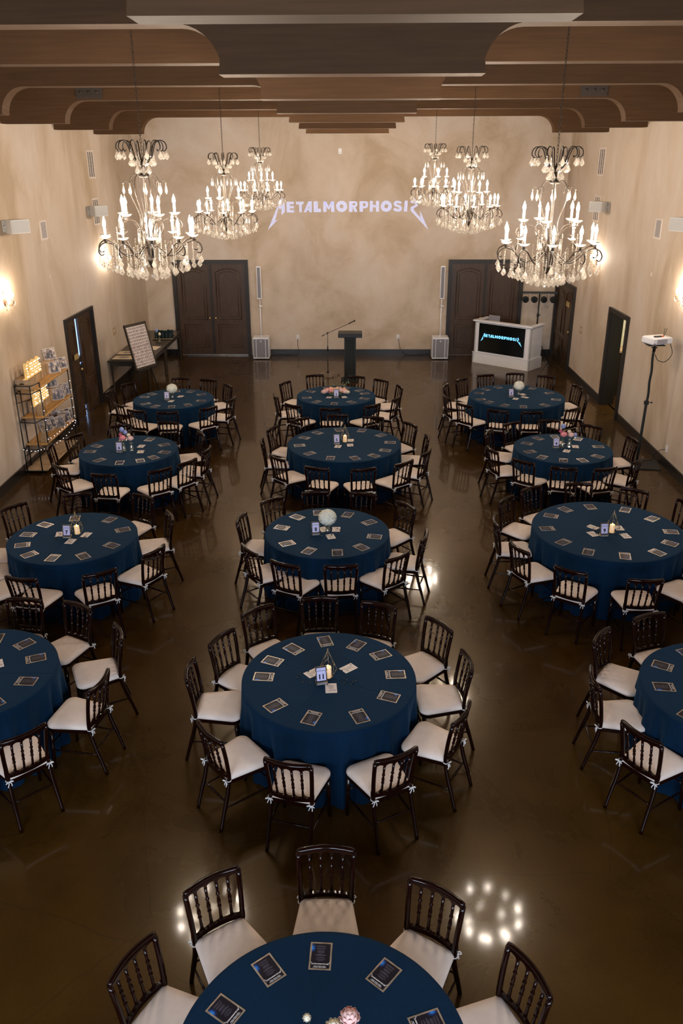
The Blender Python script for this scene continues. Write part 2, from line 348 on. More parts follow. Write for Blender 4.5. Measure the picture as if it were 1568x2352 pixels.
# ------------------------------------------------------------------ the METALMORPHOSIS lettering (unit: photo pixels on the back wall)
def S392(p): return [(600+x/3.92, 440+y/3.92) for x, y in p]
LOGO = [
 [(440+x/7.127, 330+y/7.127) for x, y in [(1522,878),(1488,938),(1500,948),(1474,1012),(1533,955),(1534,1103),(1478,1158),(1476,1050),(1448,1072),(1434,1040),(1368,1240),(1420,1222),(1243,1390),(1418,1020),(1434,985),(1412,982),(1462,925)]],
 [(930+x/6.817, 320+y/6.817) for x, y in [(108,900),(158,962),(152,980),(196,1040),(128,1082),(132,1108),(236,1222),(226,1115),(365,1397),(78,1112),(78,1062),(150,1030),(140,1006),(80,1004),(75,968),(132,968)]],
]
def rc(x0, y0, x1, y1): return [(x0, y0), (x1, y0), (x1, y1), (x0, y1)]
LOGO += [S392(p) for p in [
 rc(232,93,262,183), rc(262,93,298,114), rc(262,128,297,148), rc(262,162,300,183),
 [(318,93),(390,93),(380,116),(318,116)], rc(345,116,368,181),
 [(384,182),(428,90),(440,90),(440,112),(408,182)], rc(434,90,458,182), [(414,150),(436,150),(436,166),(406,166)],
 rc(475,91,512,181), rc(512,152,540,181),
 [(558,180),(562,91),(588,91),(588,180)], [(562,91),(588,91),(612,140),(606,162)], [(656,91),(630,91),(606,140),(612,162)], [(630,180),(630,91),(656,91),(661,180)],
 rc(790,90,822,180), rc(822,90,846,107), [(846,90),(862,98),(866,116),(860,134),(838,140),(822,140),(822,124),(842,122),(844,110),(838,107)], [(822,138),(846,136),(866,180),(838,180)],
 rc(883,90,915,179), rc(915,90,940,107), [(940,90),(958,98),(962,120),(956,142),(936,150),(915,150),(915,132),(934,130),(937,116),(934,107)],
 rc(975,88,1002,178), rc(1002,122,1030,142), rc(1030,88,1057,178),
 [(1262,106),(1244,90),(1212,86),(1190,98),(1186,118),(1200,134),(1232,142),(1240,150),(1230,156),(1210,152),(1192,146),(1184,164),(1208,178),(1240,178),(1260,166),(1264,146),(1250,128),(1218,118),(1212,112),(1222,106),(1246,112)],
 [(1285,87),(1313,87),(1308,178),(1279,178)],
]]
def ringpoly(cx, cy, R, r, n=20):
    out = []
    for i in range(n):
        a, b = 2*pi*i/n, 2*pi*(i+1)/n
        out.append([(cx+R[0]*cos(a), cy+R[1]*sin(a)), (cx+R[0]*cos(b), cy+R[1]*sin(b)), (cx+r*cos(b), cy+r*sin(b)), (cx+r*cos(a), cy+r*sin(a))])
    return out
for cx in (724, 1122): LOGO += [S392(p) for p in ringpoly(cx, 133, (50, 47), 17)]
def tess(poly):
    from mathutils.geometry import tessellate_polygon
    return tessellate_polygon([[Vector((x, y, 0)) for x, y in poly]])
def logo(mb, width, M, h):    # lettering centred on the local origin of M, total width `width`
    s = width/(983-615)
    for poly in LOGO:
        q = [((x-799)*s, -(y-474)*s) for x, y in poly]
        n = len(q); vs = [(x, y, 0) for x, y in q]+[(x, y, h) for x, y in q]
        tr = tess(q); fs = [tuple(t[::-1]) for t in tr]+[tuple(i+n for i in t) for t in tr]+[(i, (i+1) % n, n+(i+1) % n, n+i) for i in range(n)]
        mb.add(vs, fs, False, M)
def text_polys(txt, size, depth, bold=0.0):     # built-in Blender lettering turned into plain mesh data, centred in x, standing on y = 0
    c = bpy.data.curves.new('text', 'FONT'); c.body = txt; c.size = size; c.extrude = depth/2; c.offset = bold; c.resolution_u = 3
    o = bpy.data.objects.new('text', c); COL.objects.link(o); dg = bpy.context.evaluated_depsgraph_get(); me = bpy.data.meshes.new_from_object(o.evaluated_get(dg))
    vs = [tuple(v.co) for v in me.vertices]; fs = [tuple(p.vertices) for p in me.polygons]
    bpy.data.objects.remove(o); bpy.data.curves.remove(c); bpy.data.meshes.remove(me)
    mx = (max(v[0] for v in vs)+min(v[0] for v in vs))/2; my = min(v[1] for v in vs)
    return [(x-mx, y-my, z+depth/2) for x, y, z in vs], fs
DIG = {'0': ['111','101','101','101','111'], '1': ['010','110','010','010','111'], '2': ['111','001','111','100','111'], '3': ['111','001','111','001','111'],
 '4': ['101','101','111','001','001'], '5': ['111','100','111','001','111'], '6': ['111','100','111','101','111'], '7': ['111','001','001','010','010'],
 '8': ['111','101','111','101','111'], '9': ['111','101','111','001','111']}
def digits(mb, txt, x, y, w, h, M, d, bold=1.12):
    cw = w/3; chh = h/5
    for c in txt:
        for r, row in enumerate(DIG[c]):
            for k, b in enumerate(row):
                if b == '1': mb.box((x+cw*(k+.5), y+h-chh*(r+.5), d/2), (cw*bold, chh*bold, d), M)
        x += w*1.35
# ------------------------------------------------------------------ room shell
XL, XR, YB, YF, ZC = -5.74, 5.44, 22.88, -3.1, 6.42
b = MB(); b.box(((XL+XR)/2, (YF+YB)/2, -0.05), (XR-XL+.4, YB-YF+.4, .1)); b.box((6.9, 17.5, -0.05), (2.6, 3.4, .1)); b.box((-6.8, 17, -.05), (1.8, 3, .1)); struct('floor', b, M_FLOOR)
b = MB(); b.box(((XL+XR)/2, (YF+YB)/2, ZC+.05), (XR-XL+.4, YB-YF+.4, .1)); struct('ceiling', b, M_CEIL)
b = MB(); b.box(((XL+XR)/2, YB+.1, ZC/2), (XR-XL+.4, .2, ZC)); struct('wall_back', b, M_WALL_B)
def side_wall(name, x, sgn, y0, y1, zt):
    b = MB(); cx = x+sgn*.1
    b.box((cx, (YF+y0)/2, ZC/2), (.2, y0-YF, ZC)); b.box((cx, (y1+YB)/2, ZC/2), (.2, YB-y1, ZC)); b.box((cx, (y0+y1)/2, (zt+ZC)/2), (.2, y1-y0, ZC-zt))
    struct(name, b, M_WALL_S)
side_wall('wall_left', XL, -1, 16.2, 17.88, 2.09); side_wall('wall_right', XR, 1, 16.64, 17.80, 2.08)
b = MB()
for x0, x1 in ((XL-.2, -3.9), (-.9, .6), (3.6, XR+.2)): b.box(((x0+x1)/2, YF-.1, ZC/2), (x1-x0, .2, ZC))
for x0, x1 in ((-3.9, -.9), (.6, 3.6)):
    b.box(((x0+x1)/2, YF-.1, .95), (x1-x0, .2, 1.9)); b.box(((x0+x1)/2, YF-.1, (4.5+ZC)/2), (x1-x0, .2, ZC-4.5))
struct('wall_front', b, M_WALL_B)
# baseboards
BBH, BBT = .165, .025
def bb(name, segs):
    b = MB()
    for c, d in segs: b.box(c, d)
    struct(name, b, M_BASEB)
bb('baseboard_left', [((XL+BBT/2, (YF+16.1)/2, BBH/2), (BBT, 16.1-YF, BBH)), ((XL+BBT/2, (17.98+YB)/2, BBH/2), (BBT, YB-17.98, BBH))])
bb('baseboard_right', [((XR-BBT/2, (YF+16.54)/2, BBH/2), (BBT, 16.54-YF, BBH)), ((XR-BBT/2, (17.9+20.8)/2, BBH/2), (BBT, 20.8-17.9, BBH))])
bb('baseboard_back', [((-5.36, YB-BBT/2, BBH/2), (.74, BBT, BBH)), ((-.22, YB-BBT/2, BBH/2), (5.34, BBT, BBH)), ((4.98, YB-BBT/2, BBH/2), (.9, BBT, BBH))])

# room glimpsed through the open side door
b = MB(); b.box((6.9, 19.1, 1.4), (2.6, .1, 2.8)); b.box((8.2, 17.6, 1.4), (.1, 3.1, 2.8)); b.box((6.9, 16.0, 1.4), (2.6, .1, 2.8)); b.box((6.9, 17.5, 2.75), (2.6, 3.2, .1)); struct('wall_side_room', b, M_PALE)
b = MB(); b.box((0, 0, .5), (1.0, .5, 1.0)); t = thing('cabinet', 'dark low cabinet seen through the open side door', 'cabinet', (6.3, 18.78, 0)); b.build('cabinet_body', M_DOORF, t); b = MB(); b.box((0, -.02, 1.02), (1.04, .56, .04)); b.build('counter_top', M_CRATE, t)
area('side_room_lamp', (6.9, 17.9, 2.65), (0, 0, 0), .8, .8, 24, (1, .93, .75))

# ------------------------------------------------------------------ doors
def arch_outline(x0, x1, z0, z1, rise, n=10):
    pts = [(x0, z0), (x1, z0), (x1, z1-rise)]
    for i in range(1, n): t = i/n; pts.append((x1+(x0-x1)*t, z1-rise+rise*sin(pi*t)))
    pts.append((x0, z1-rise)); return pts
def leaf_mesh(w, h, th=.045):     # local: x 0..w, z 0..h, face at y=0 (towards -y), raised mouldings
    b = MB(); b.box((w/2, th/2, h/2), (w, th, h))
    m_ = .15*w
    for (z0, z1, rise) in ((.40*h, .95*h, .07*h*w), (.09*h, .34*h, 0)):
        o = arch_outline(m_, w-m_, z0, z1, .10*w) if rise else [(m_, z0), (w-m_, z0), (w-m_, z1), (m_, z1)]
        b.tube([(x, -.004, z) for x, z in o], .013, 6, closed=True)
        i = arch_outline(m_+.07, w-m_-.07, z0+.07, z1-.07, .085*w) if rise else [(m_+.07, z0+.07), (w-m_-.07, z0+.07), (w-m_-.07, z1-.07), (m_+.07, z1-.07)]
        b.tube([(x, -.002, z) for x, z in i], .008, 6, closed=True)
    return b
def knob(parent, x, y, z, m_=None):
    b = MB(); b.ball((0, 0, 0), .028, 10, 8); b.lathe([(.02, 0), (.02, .03)], 8, M=Matrix.Rotation(radians(-90), 4, 'X'))
    return b.build('door_knob', m_ or M_BRASS, parent, (x, y, z))
def double_door(name, x0, x1, zt):
    b = MB(); fw = .10
    b.box((x0+fw/2, YB-.03, zt/2), (fw, .06, zt)); b.box((x1-fw/2, YB-.03, zt/2), (fw, .06, zt)); b.box(((x0+x1)/2, YB-.03, zt-fw/2), (x1-x0-2*fw, .06, fw))
    d = tag(b.build(name, M_DOORF), kind='structure')
    w_ = (x1-x0-2*fw)/2-.004
    for k in (0, 1):
        lf = leaf_mesh(w_, zt-fw-.02, .012).build('door_leaf', M_DOOR, d, (x0+fw+.002+k*(w_+.005), YB-.014, .012))
        knob(lf, w_-.08 if k == 0 else .08, -.03, 1.02)
    a = MB(); a.box(((x0+x1)/2, YB-.04, zt/2-.04), (.05, .02, zt-fw-.08)); a.build('door_astragal', M_DOORF, d)
    return d
d1 = double_door('door_1', -4.99, -2.92, 2.575)
b = MB(); b.box((-3.87, YB-.035, .018), (1.72, .02, .02)); b.build('underdoor_light_strip', mat('underdoor_light_metal', (.6, .66, .72), .25, metal=.8), d1)  # bright metal strip in place of daylight showing under the door
double_door('door_2', 2.475, 4.505, 2.575)
def RZ(a, x=0, y=0, z=0): return Matrix.Translation((x, y, z)) @ Matrix.Rotation(a, 4, 'Z')
# left wall double door, slightly ajar with daylight in the gap
b = MB(); fw = .07
for y in (16.17, 17.91): b.box((XL+.0, y, 1.07), (.10, .07, 2.14))
b.box((XL, 17.04, 2.105), (.10, 1.67, .07))
d = tag(b.build('door_3', M_DOORF), kind='structure')
lw = .62
l1 = leaf_mesh(.64, 2.05).build('door_leaf', M_DOOR, d, (XL-.02, 16.21, .01), (0, 0, radians(90)))
l2 = leaf_mesh(.83, 2.05).build('door_leaf', M_DOOR, d, (XL-.02, 17.04, .01), (0, 0, radians(90)))
b = MB(); b.box((XL-.045, 16.945, .66), (.05, .20, .86)); b.box((XL-.045, 16.945, 1.20), (.05, .20, .12)); b.build('door_gap_blocker', M_DOORF, d)  # added filler that blocks daylight in the lower part of the gap
knob(d, XL+.03, 16.78, 1.02)
b = MB(); b.box((0, 0, 0), (.012, .26, .11)); s_ = b.build('door_sign', M_BRASS, d, (XL+.012, 16.60, 1.32)); s_['label'] = 'small brass door sign'
# right wall, far door (closed) with sign
b = MB()
for y in (20.90, 22.80): b.box((XR-.03, y, 1.06), (.07, .11, 2.12))
b.box((XR-.03, 21.85, 2.065), (.07, 1.79, .11))
d = tag(b.build('door_4', M_DOORF), kind='structure')
for y0 in (20.96,): leaf_mesh(.89, 2.0, .012).build('door_leaf', M_DOOR, d, (XR-.012, y0+.89, .01), (0, 0, radians(-90)))
leaf_mesh(.89, 2.0, .012).build('door_leaf', M_DOOR, d, (XR-.012, 22.745, .01), (0, 0, radians(-90)))
knob(d, XR-.05, 21.05, .98)
b = MB(); b.box((0, 0, 0), (.012, .3, .13)); s_ = b.build('door_sign', M_BRASS, d, (XR-.03, 21.45, 1.62)); s_['label'] = 'small brass door sign'
# right wall, near door (open reveal)
b = MB()
b.box((XR-.02, 16.60, 1.06), (.06, .09, 2.12)); b.box((XR-.02, 17.84, 1.06), (.06, .09, 2.12)); b.box((XR-.02, 17.22, 2.08), (.06, 1.15, .09))
b.box((XR+.14, 17.80, 1.03), (.26, .03, 2.06)); b.box((XR+.14, 16.64, 1.03), (.26, .02, 2.06)); b.box((XR+.14, 17.22, 2.05), (.26, 1.15, .03))
tag(b.build('door_5', M_DOORF), kind='structure')

# ------------------------------------------------------------------ timber beams
def cove(cx, cz, R, a0, a1, n=10): return [(cx+R*cos(radians(a0+(a1-a0)*i/n)), cz+R*sin(radians(a0+(a1-a0)*i/n))) for i in range(n+1)]
BEAMS = [(4.25, -1.04, 1.01), (6.87, -1.03, .955), (9.41, -1.0, .87), (11.95, -1.06, .79), (14.49, -1.09, .765), (17.03, -1.10, .74), (19.57, -1.11, .70)]
NTH = ['nearest the camera', 'second from the camera', 'third from the camera', 'fourth from the camera', 'fifth from the camera', 'sixth from the camera', 'farthest from the camera']
ZM, ZL = 5.885, 5.555
RXZ = Matrix.Rotation(radians(90), 4, 'X')
for k, (y, xa, xb) in enumerate(BEAMS):
    t = thing('ceiling_beam', 'dark timber ceiling beam with curved brackets, '+NTH[k], 'beam', (0, y, ZL), group='timber ceiling beams')
    def prof(poly, th, name):
        b = MB(); b.prism([(x, z-ZL) for x, z in poly], th); v = b.v; b.v = [(x, (th-zz), yy) for x, yy, zz in v]
        b.f = [f[::-1] for f in b.f]; return b.build(name, M_BEAM, t)
    o = prof([(XL, ZM), (XR, ZM), (XR, ZC), (XL, ZC)], .25, 'beam_board')
    o = prof([(XL, ZL), (-4.69, ZL)]+cove(-4.69+.33, ZL, .33, 180, 90)+[(-4.36, ZM+.001), (XL, ZM+.001)], .25, 'wall_bracket')
    o = prof([(XR, ZL), (XR, ZM+.001), (3.93, ZM+.001)]+cove(4.27-.33, ZL, .33, 90, 0), .25, 'wall_bracket')
    o = prof([(xa, ZL), (xb, ZL)]+cove(xb+.30, ZL, .33, 180, 90)[2:]+[(xb+.32, ZM+.001), (xa-.32, ZM+.001)]+cove(xa-.30, ZL, .33, 90, 0)[:-2], .25, 'centre_bracket')
    if k == 4:
        for xs in (-4.25, 3.72):
            p = MB(); p.box((xs, -.008, .44), (.42, .012, .18))
            for dx in (-.13, 0, .13): p.lathe([(.018, 0), (.018, .02)], 8, (xs+dx, 0, 0), M=Matrix.Translation((0, -.014, .44)) @ RXZ @ Matrix.Translation((0, 0, 0)))
            p.build('bolted_plate', M_PLATE, t)

# ------------------------------------------------------------------ chandeliers
def drop_mesh(r, h):
    b = MB(); b.lathe([(.0008, 0), (r*.45, -h*.25), (r, -h*.62), (r*.75, -h*.78), (.0008, -h)], 6, smooth=False, cap=False)
    b.octa((0, 0, .009), .0075); return b
def strand_mesh(L_, step=.0145, r=.0068):
    b = MB(); k = int(L_/step)
    for i in range(k): b.octa((0, 0, -i*step), r)
    return b
def arm_pts(P, a): return [(r*cos(a), r*sin(a), z) for r, z in P]
def chandelier(label, loc, rz):
    t = thing('chandelier', label, 'chandelier', loc, rz, 'crystal chandeliers')   # origin at the bottom finial
    z0 = -3.94
    b = MB(); b.lathe([(.002, 4.02+z0), (.018, 4.05+z0), (.034, 4.085+z0), (.036, 4.10+z0), (.028, 4.105+z0), (.030, 4.16+z0), (.040, 4.20+z0), (.020, 4.24+z0), (.010, 4.30+z0), (.010, 4.82+z0), (.03, 4.825+z0), (.055, 4.835+z0), (.05, 4.85+z0), (.016, 4.87+z0), (.016, 4.95+z0), (.006, 4.99+z0)], 14); b.build('stem', M_IRON, t)
    b = MB(); zc = 4.98+z0; k = 0; top = ZC-loc[2]
    while zc < top:
        a = (k % 2)*pi/2
        b.tube([(.009*cos(q)*cos(a), .009*cos(q)*sin(a), zc+.019*sin(q)) for q in [2*pi*i/8 for i in range(8)]], .0026, 4, closed=True); zc += .030; k += 1
    b.build('chain', M_IRON, t)
    b = MB(); b.lathe([(.06, top-.001), (.055, top-.02), (.02, top-.04)], 12); b.build('ceiling_canopy', M_IRON, t)
    LOW = spline([(r, 0, z) for r, z in [(.02, 4.19+z0), (.06, 4.225+z0), (.10, 4.20+z0), (.19, 4.135+z0), (.27, 4.17+z0), (.35, 4.25+z0), (.42, 4.275+z0), (.475, 4.25+z0), (.495, 4.20+z0), (.475, 4.165+z0), (.445, 4.175+z0)]], 3)
    UP = spline([(r, 0, z) for r, z in [(.02, 4.19+z0), (.05, 4.28+z0), (.10, 4.37+z0), (.16, 4.45+z0), (.24, 4.465+z0), (.30, 4.44+z0), (.315, 4.39+z0), (.285, 4.355+z0), (.255, 4.37+z0)]], 3)
    def mesh_tube(P, r): b = MB(); b.tube(P, r, 6); return b
    mlow = mesh_tube(LOW, .0065).mesh('candle_arm', M_IRON); mup = mesh_tube(UP, .006).mesh('candle_arm', M_IRON)
    b = MB(); b.lathe([(.006, -.03), (.018, -.022), (.010, -.012), (.022, 0), (.006, .002)], 10); mcup = b.mesh('candle_cup', M_IRON)
    b = MB(); pr = [(.012, -.001), (.034, .006), (.050, .020), (.053, .022), (.034, .012), (.012, .004)]
    b.lathe(pr, 16, cap=False); b.v = [(x*(1+.05*sin(8*atan2(y, x))) if hypot(x, y) > .045 else x, y*(1+.05*sin(8*atan2(y, x))) if hypot(x, y) > .045 else y, z) for x, y, z in b.v]
    mdish = b.mesh('drip_dish', M_DISH)
    b = MB(); b.lathe([(.0115, 0), (.0115, .098)], 10); msl = b.mesh('candle_sleeve', M_TUBE)
    b = MB(); b.lathe([(.006, .098), (.013, .110), (.0155, .124), (.012, .142), (.005, .160), (.0006, .176)], 8); mbulb = b.mesh('flame_bulb', M_BULB)
    def put(name, me, par, loc_, rot=(0,0,0)):
        o = bpy.data.objects.new(name, me); COL.objects.link(o); o.parent = par; o.location = loc_; o.rotation_euler = rot; return o
    for n, me, off, rr, zz in ((10, mlow, 0, .42, 4.305+z0), (5, mup, radians(22), .255, 4.495+z0)):
        for i in range(n):
            a = 2*pi*i/n+off
            arm = put('candle_arm', me, t, (0, 0, 0), (0, 0, a))
            put('candle_cup', mcup, arm, (rr, 0, zz)); put('drip_dish', mdish, arm, (rr, 0, zz+.002))
            put('candle_sleeve', msl, arm, (rr, 0, zz+.004)); put('flame_bulb', mbulb, arm, (rr, 0, zz+.004))
    CG = spline([(r, 0, z) for r, z in [(.04, 4.845+z0), (.09, 4.85+z0), (.135, 4.79+z0), (.14, 4.70+z0), (.10, 4.59+z0), (.065, 4.49+z0), (.075, 4.41+z0), (.095, 4.35+z0), (.05, 4.25+z0), (.02, 4.20+z0)]], 3)
    mc = mesh_tube(CG, .0038).mesh('cage_rib', M_IRON)
    HK = spline([(r, 0, z) for r, z in [(.135, 4.75+z0), (.15, 4.79+z0), (.175, 4.80+z0), (.192, 4.775+z0)]], 3); mh = mesh_tube(HK, .0025).mesh('drop_hook', M_IRON)
    CR = spline([(r, 0, z) for r, z in [(.012, 4.93+z0), (.04, 4.945+z0), (.085, 4.99+z0), (.105, 5.05+z0), (.13, 5.115+z0), (.175, 5.135+z0), (.215, 5.115+z0), (.225, 5.07+z0), (.20, 5.045+z0), (.185, 5.06+z0)]], 3)
    mcr = mesh_tube(CR, .0055).mesh('crown_scroll', M_IRON)
    kite = drop_mesh(.024, .074).mesh('crystal_drop', M_CRYS); kite2 = drop_mesh(.027, .080).mesh('crystal_drop', M_CRYS); slim = drop_mesh(.013, .085).mesh('crystal_drop', M_CRYS)
    for i in range(6):
        a = 2*pi*i/6+.3; rb = put('cage_rib', mc, t, (0,0,0), (0,0,a))
    for i in range(8):
        a = 2*pi*i/8; hk = put('drop_hook', mh, t, (0,0,0), (0,0,a)); put('crystal_drop', slim, hk, (.192, 0, 4.765+z0))
    for i in range(10):
        a = 2*pi*i/10+.15; s_ = put('crown_scroll', mcr, t, (0,0,0), (0,0,a))
        put('crystal_drop', kite, s_, (.222, 0, 5.045+z0)); put('crystal_drop', kite, s_, (.105, 0, 4.99+z0))
    for i in range(6):
        a = 2*pi*i/6; put('crystal_drop', kite2, t, (.06*cos(a), .06*sin(a), 4.925+z0), (0,0,a))
    random.seed(5)
    rings = [(.485, 10, 0, 4.19, 4.15), (.455, 10, .12, 4.24, 4.105), (.40, 10, .31, 4.26, 4.085), (.35, 12, .05, 4.24, 4.07), (.29, 12, .31, 4.17, 4.05), (.22, 11, .1, 4.14, 4.025), (.145, 9, .2, 4.17, 4.00), (.085, 5, .4, 4.18, 3.99)]
    cache = {}
    for r, n, off, zt, zb in rings:
        for i in range(n):
            a = 2*pi*i/n+off; L_ = round(zt-zb, 3)
            if L_ not in cache: cache[L_] = strand_mesh(max(L_-.005, .03)).mesh('bead_strand', M_CRYS)
            s_ = put('bead_strand', cache[L_], t, (r*cos(a), r*sin(a), zt+z0)); put('crystal_drop', kite, s_, (0, 0, zb-zt-.005), (0, 0, a))
    ls = strand_mesh(.20, .016, .007).mesh('bead_strand', M_CRYS)
    for i in range(10):
        a = 2*pi*i/10+.31; put('bead_strand', ls, t, (.29*cos(a), .29*sin(a), 4.40+z0))
    for i in range(5):
        a = 2*pi*i/5+radians(22)+.3; put('bead_strand', ls, t, (.06*cos(a), .06*sin(a), 4.46+z0)); put('crystal_drop', slim, t, (.10*cos(a), .10*sin(a), 4.33+z0))
    b = MB(); b.tube([(0, 0, .08), (0, 0, .02)], .0015, 4); b.build('finial_wire', M_IRON, t)
    b = MB(); b.ball((0, 0, .005), .021, 10, 8); b.build('crystal_ball', M_CRYS, t)
    return t
ch0 = chandelier('large crystal chandelier hanging nearest on the left', (-1.955, 8.1, 3.945), radians(-74))
for lb, p, rz in (('large crystal chandelier hanging nearest on the right', (1.81, 8.1, 3.88), radians(-62)),
                  ('crystal chandelier in the middle of the left row', (-1.985, 13.2, 3.90), radians(-50)),
                  ('crystal chandelier in the middle of the right row', (1.70, 13.2, 3.975), radians(-88)),
                  ('crystal chandelier hanging farthest in the left row', (-2.0, 18.4, 4.06), radians(-30)),
                  ('crystal chandelier hanging farthest in the right row', (1.61, 18.4, 4.12), radians(-97))):
    copy_tree(ch0, label=lb, loc=p, rz=rz)
# ------------------------------------------------------------------ chairs
def frange(n): return [i/(n-1) for i in range(n)]
def make_chair():
    t = thing('dining_chair', 'x', 'chair', group='spindle-back dining chairs')
    def P(u, y0, bow): return (-.183+.366*u, y0-bow*sin(pi*u))
    # seat frame (trapezoid with rounded corners)
    def outline(k, n=8):
        hw0, hw1, y0, y1, rc_ = .168*k, .212*k, -.195*k, .205*k, .07*k
        pts = []
        for (cx, cy, a0, r_) in ((-hw0+.03*k, y0+.03*k, 180, .03*k), (hw0-.03*k, y0+.03*k, 270, .03*k), (hw1-rc_, y1-rc_, 0, rc_), (-hw1+rc_, y1-rc_, 90, rc_)):
            for i in range(n//2+1):
                a = radians(a0+90*i/(n//2)); pts.append((cx+r_*cos(a), cy+r_*sin(a)))
        return pts
    o = outline(1.0); b = MB(); b.prism(o, .036, Matrix.Translation((0, 0, .408))); b.build('seat_frame', M_CHAIR, t)
    # cushion
    b = MB(); rings = []
    for k, z in ((1.0, .4445), (1.025, .452), (1.03, .464), (1.005, .478), (.94, .488), (.75, .494), (.45, .497), (.05, .498)): rings.append([(x, y+.004, z) for x, y in outline(k)])
    n = len(rings[0]); vs = [p for r in rings for p in r]
    fs = [tuple(range(n-1, -1, -1)), tuple(range((len(rings)-1)*n, len(rings)*n))]+[(k*n+i, k*n+(i+1) % n, (k+1)*n+(i+1) % n, (k+1)*n+i) for k in range(len(rings)-1) for i in range(n)]
    b.add(vs, fs, True); cu = b.build('seat_cushion', M_CUSH, t)
    for sx in (-1, 1):
        b = MB(); x, y, z = sx*.166, -.19, .452
        b.tube([(x+.020*cos(a), y+.020*sin(a), z) for a in [2*pi*i/10 for i in range(10)]], .0042, 5, closed=True)
        b.tube(spline([(x, y-.021, z), (x-.018, y-.035, z+.012), (x-.03, y-.034, z-.002), (x, y-.021, z)], 3), .004, 5)
        b.tube(spline([(x, y-.021, z), (x+.018, y-.035, z+.010), (x+.028, y-.032, z-.004), (x, y-.021, z)], 3), .004, 5)
        b.tube(spline([(x, y-.022, z), (x-.010, y-.032, z-.02), (x-.018, y-.028, z-.045)], 3), .0042, 5)
        b.tube(spline([(x, y-.022, z), (x+.012, y-.030, z-.018), (x+.012, y-.034, z-.040)], 3), .0042, 5)
        b.build('cushion_tie', M_TIE, cu)
    for sx in (-1, 1):
        b = MB(); b.tube(spline([(sx*.176, -.300, 0), (sx*.172, -.262, .14), (sx*.167, -.215, .30), (sx*.165, -.190, .42), (sx*.166, -.186, .52), (sx*.174, -.206, .68), (sx*.181, -.234, .83)], 3), [.0155]*4+[.018]*8+[.0175]*7, 8)
        b.build('leg', M_CHAIR, t)
        b = MB(); b.tube([(sx*.196, .188, 0), (sx*.193, .180, .2), (sx*.190, .172, .415)], [.014, .018, .021], 8); b.build('leg', M_CHAIR, t)
    # top rail
    def rail(zf_lo, zf_hi, y0, bow, th, name, cap):
        b = MB(); n_ = 41; vs = []; fs = []
        for i, u in enumerate(frange(n_)):
            x, y = P(u, y0(u), bow)
            lo, hi = zf_lo(u), zf_hi(u)
            for dy, z in ((-th/2, lo), (th/2, lo), (th/2, hi), (-th/2, hi)): vs.append((x, y+dy, z))
        for i in range(n_-1):
            for j in range(4): fs.append((i*4+j, (i+1)*4+j, (i+1)*4+(j+1) % 4, i*4+(j+1) % 4))
        fs += [(3, 2, 1, 0), tuple((n_-1)*4+j for j in range(4))]
        b.add(vs, [f[::-1] for f in fs])
        if cap: b.tube([(P(u, y0(u), bow)[0]*1.02, P(u, y0(u), bow)[1], cap) for u in frange(21)], [.016]+[.0195]*19+[.016], 8)
        return b.build(name, M_CHAIR, t)
    sc = lambda u: abs(sin(5*pi*u))**.45
    rail(lambda u: .782+.036*sc(u), lambda u: .846, lambda u: -.232, .032, .020, 'top_rail', .846)
    rail(lambda u: .478, lambda u: .534-.022*sc(u), lambda u: -.188, .028, .022, 'lower_rail', 0)
    for k in (1, 2, 3, 4):
        u = k/5; xt, yt = P(u, -.232, .032); xb, yb = P(u, -.188, .028); xb *= .93; b = MB()
        pr = [(0, .011), (.22, .010), (.33, .008), (.355, .0135), (.385, .0135), (.41, .008), (.46, .0125), (.52, .013), (.60, .009), (.645, .007), (.67, .0135), (.70, .0135), (.725, .008), (.80, .010), (1, .011)]
        b.tube([(xb+(xt-xb)*q, yb+(yt-yb)*q, .515+(.79-.515)*q) for q, _ in pr], [r for _, r in pr], 7); b.build('spindle', M_CHAIR, t)
    def turned(p, q, name='stretcher'):
        b = MB(); pr = [(0, .007), (.15, .007), (.35, .009), (.40, .0115), (.45, .008), (.5, .012), (.55, .008), (.60, .0115), (.65, .009), (.85, .007), (1, .007)]
        p, q = Vector(p), Vector(q); b.tube([p+(q-p)*s for s, _ in pr], [r for _, r in pr], 7); b.build(name, M_CHAIR, t)
    turned((-.194, .182, .20), (-.171, -.245, .20)); turned((.194, .182, .20), (.171, -.245, .20))
    turned((-.192, .178, .27), (.192, .178, .27)); turned((-.169, -.228, .25), (.169, -.228, .25))
    return t

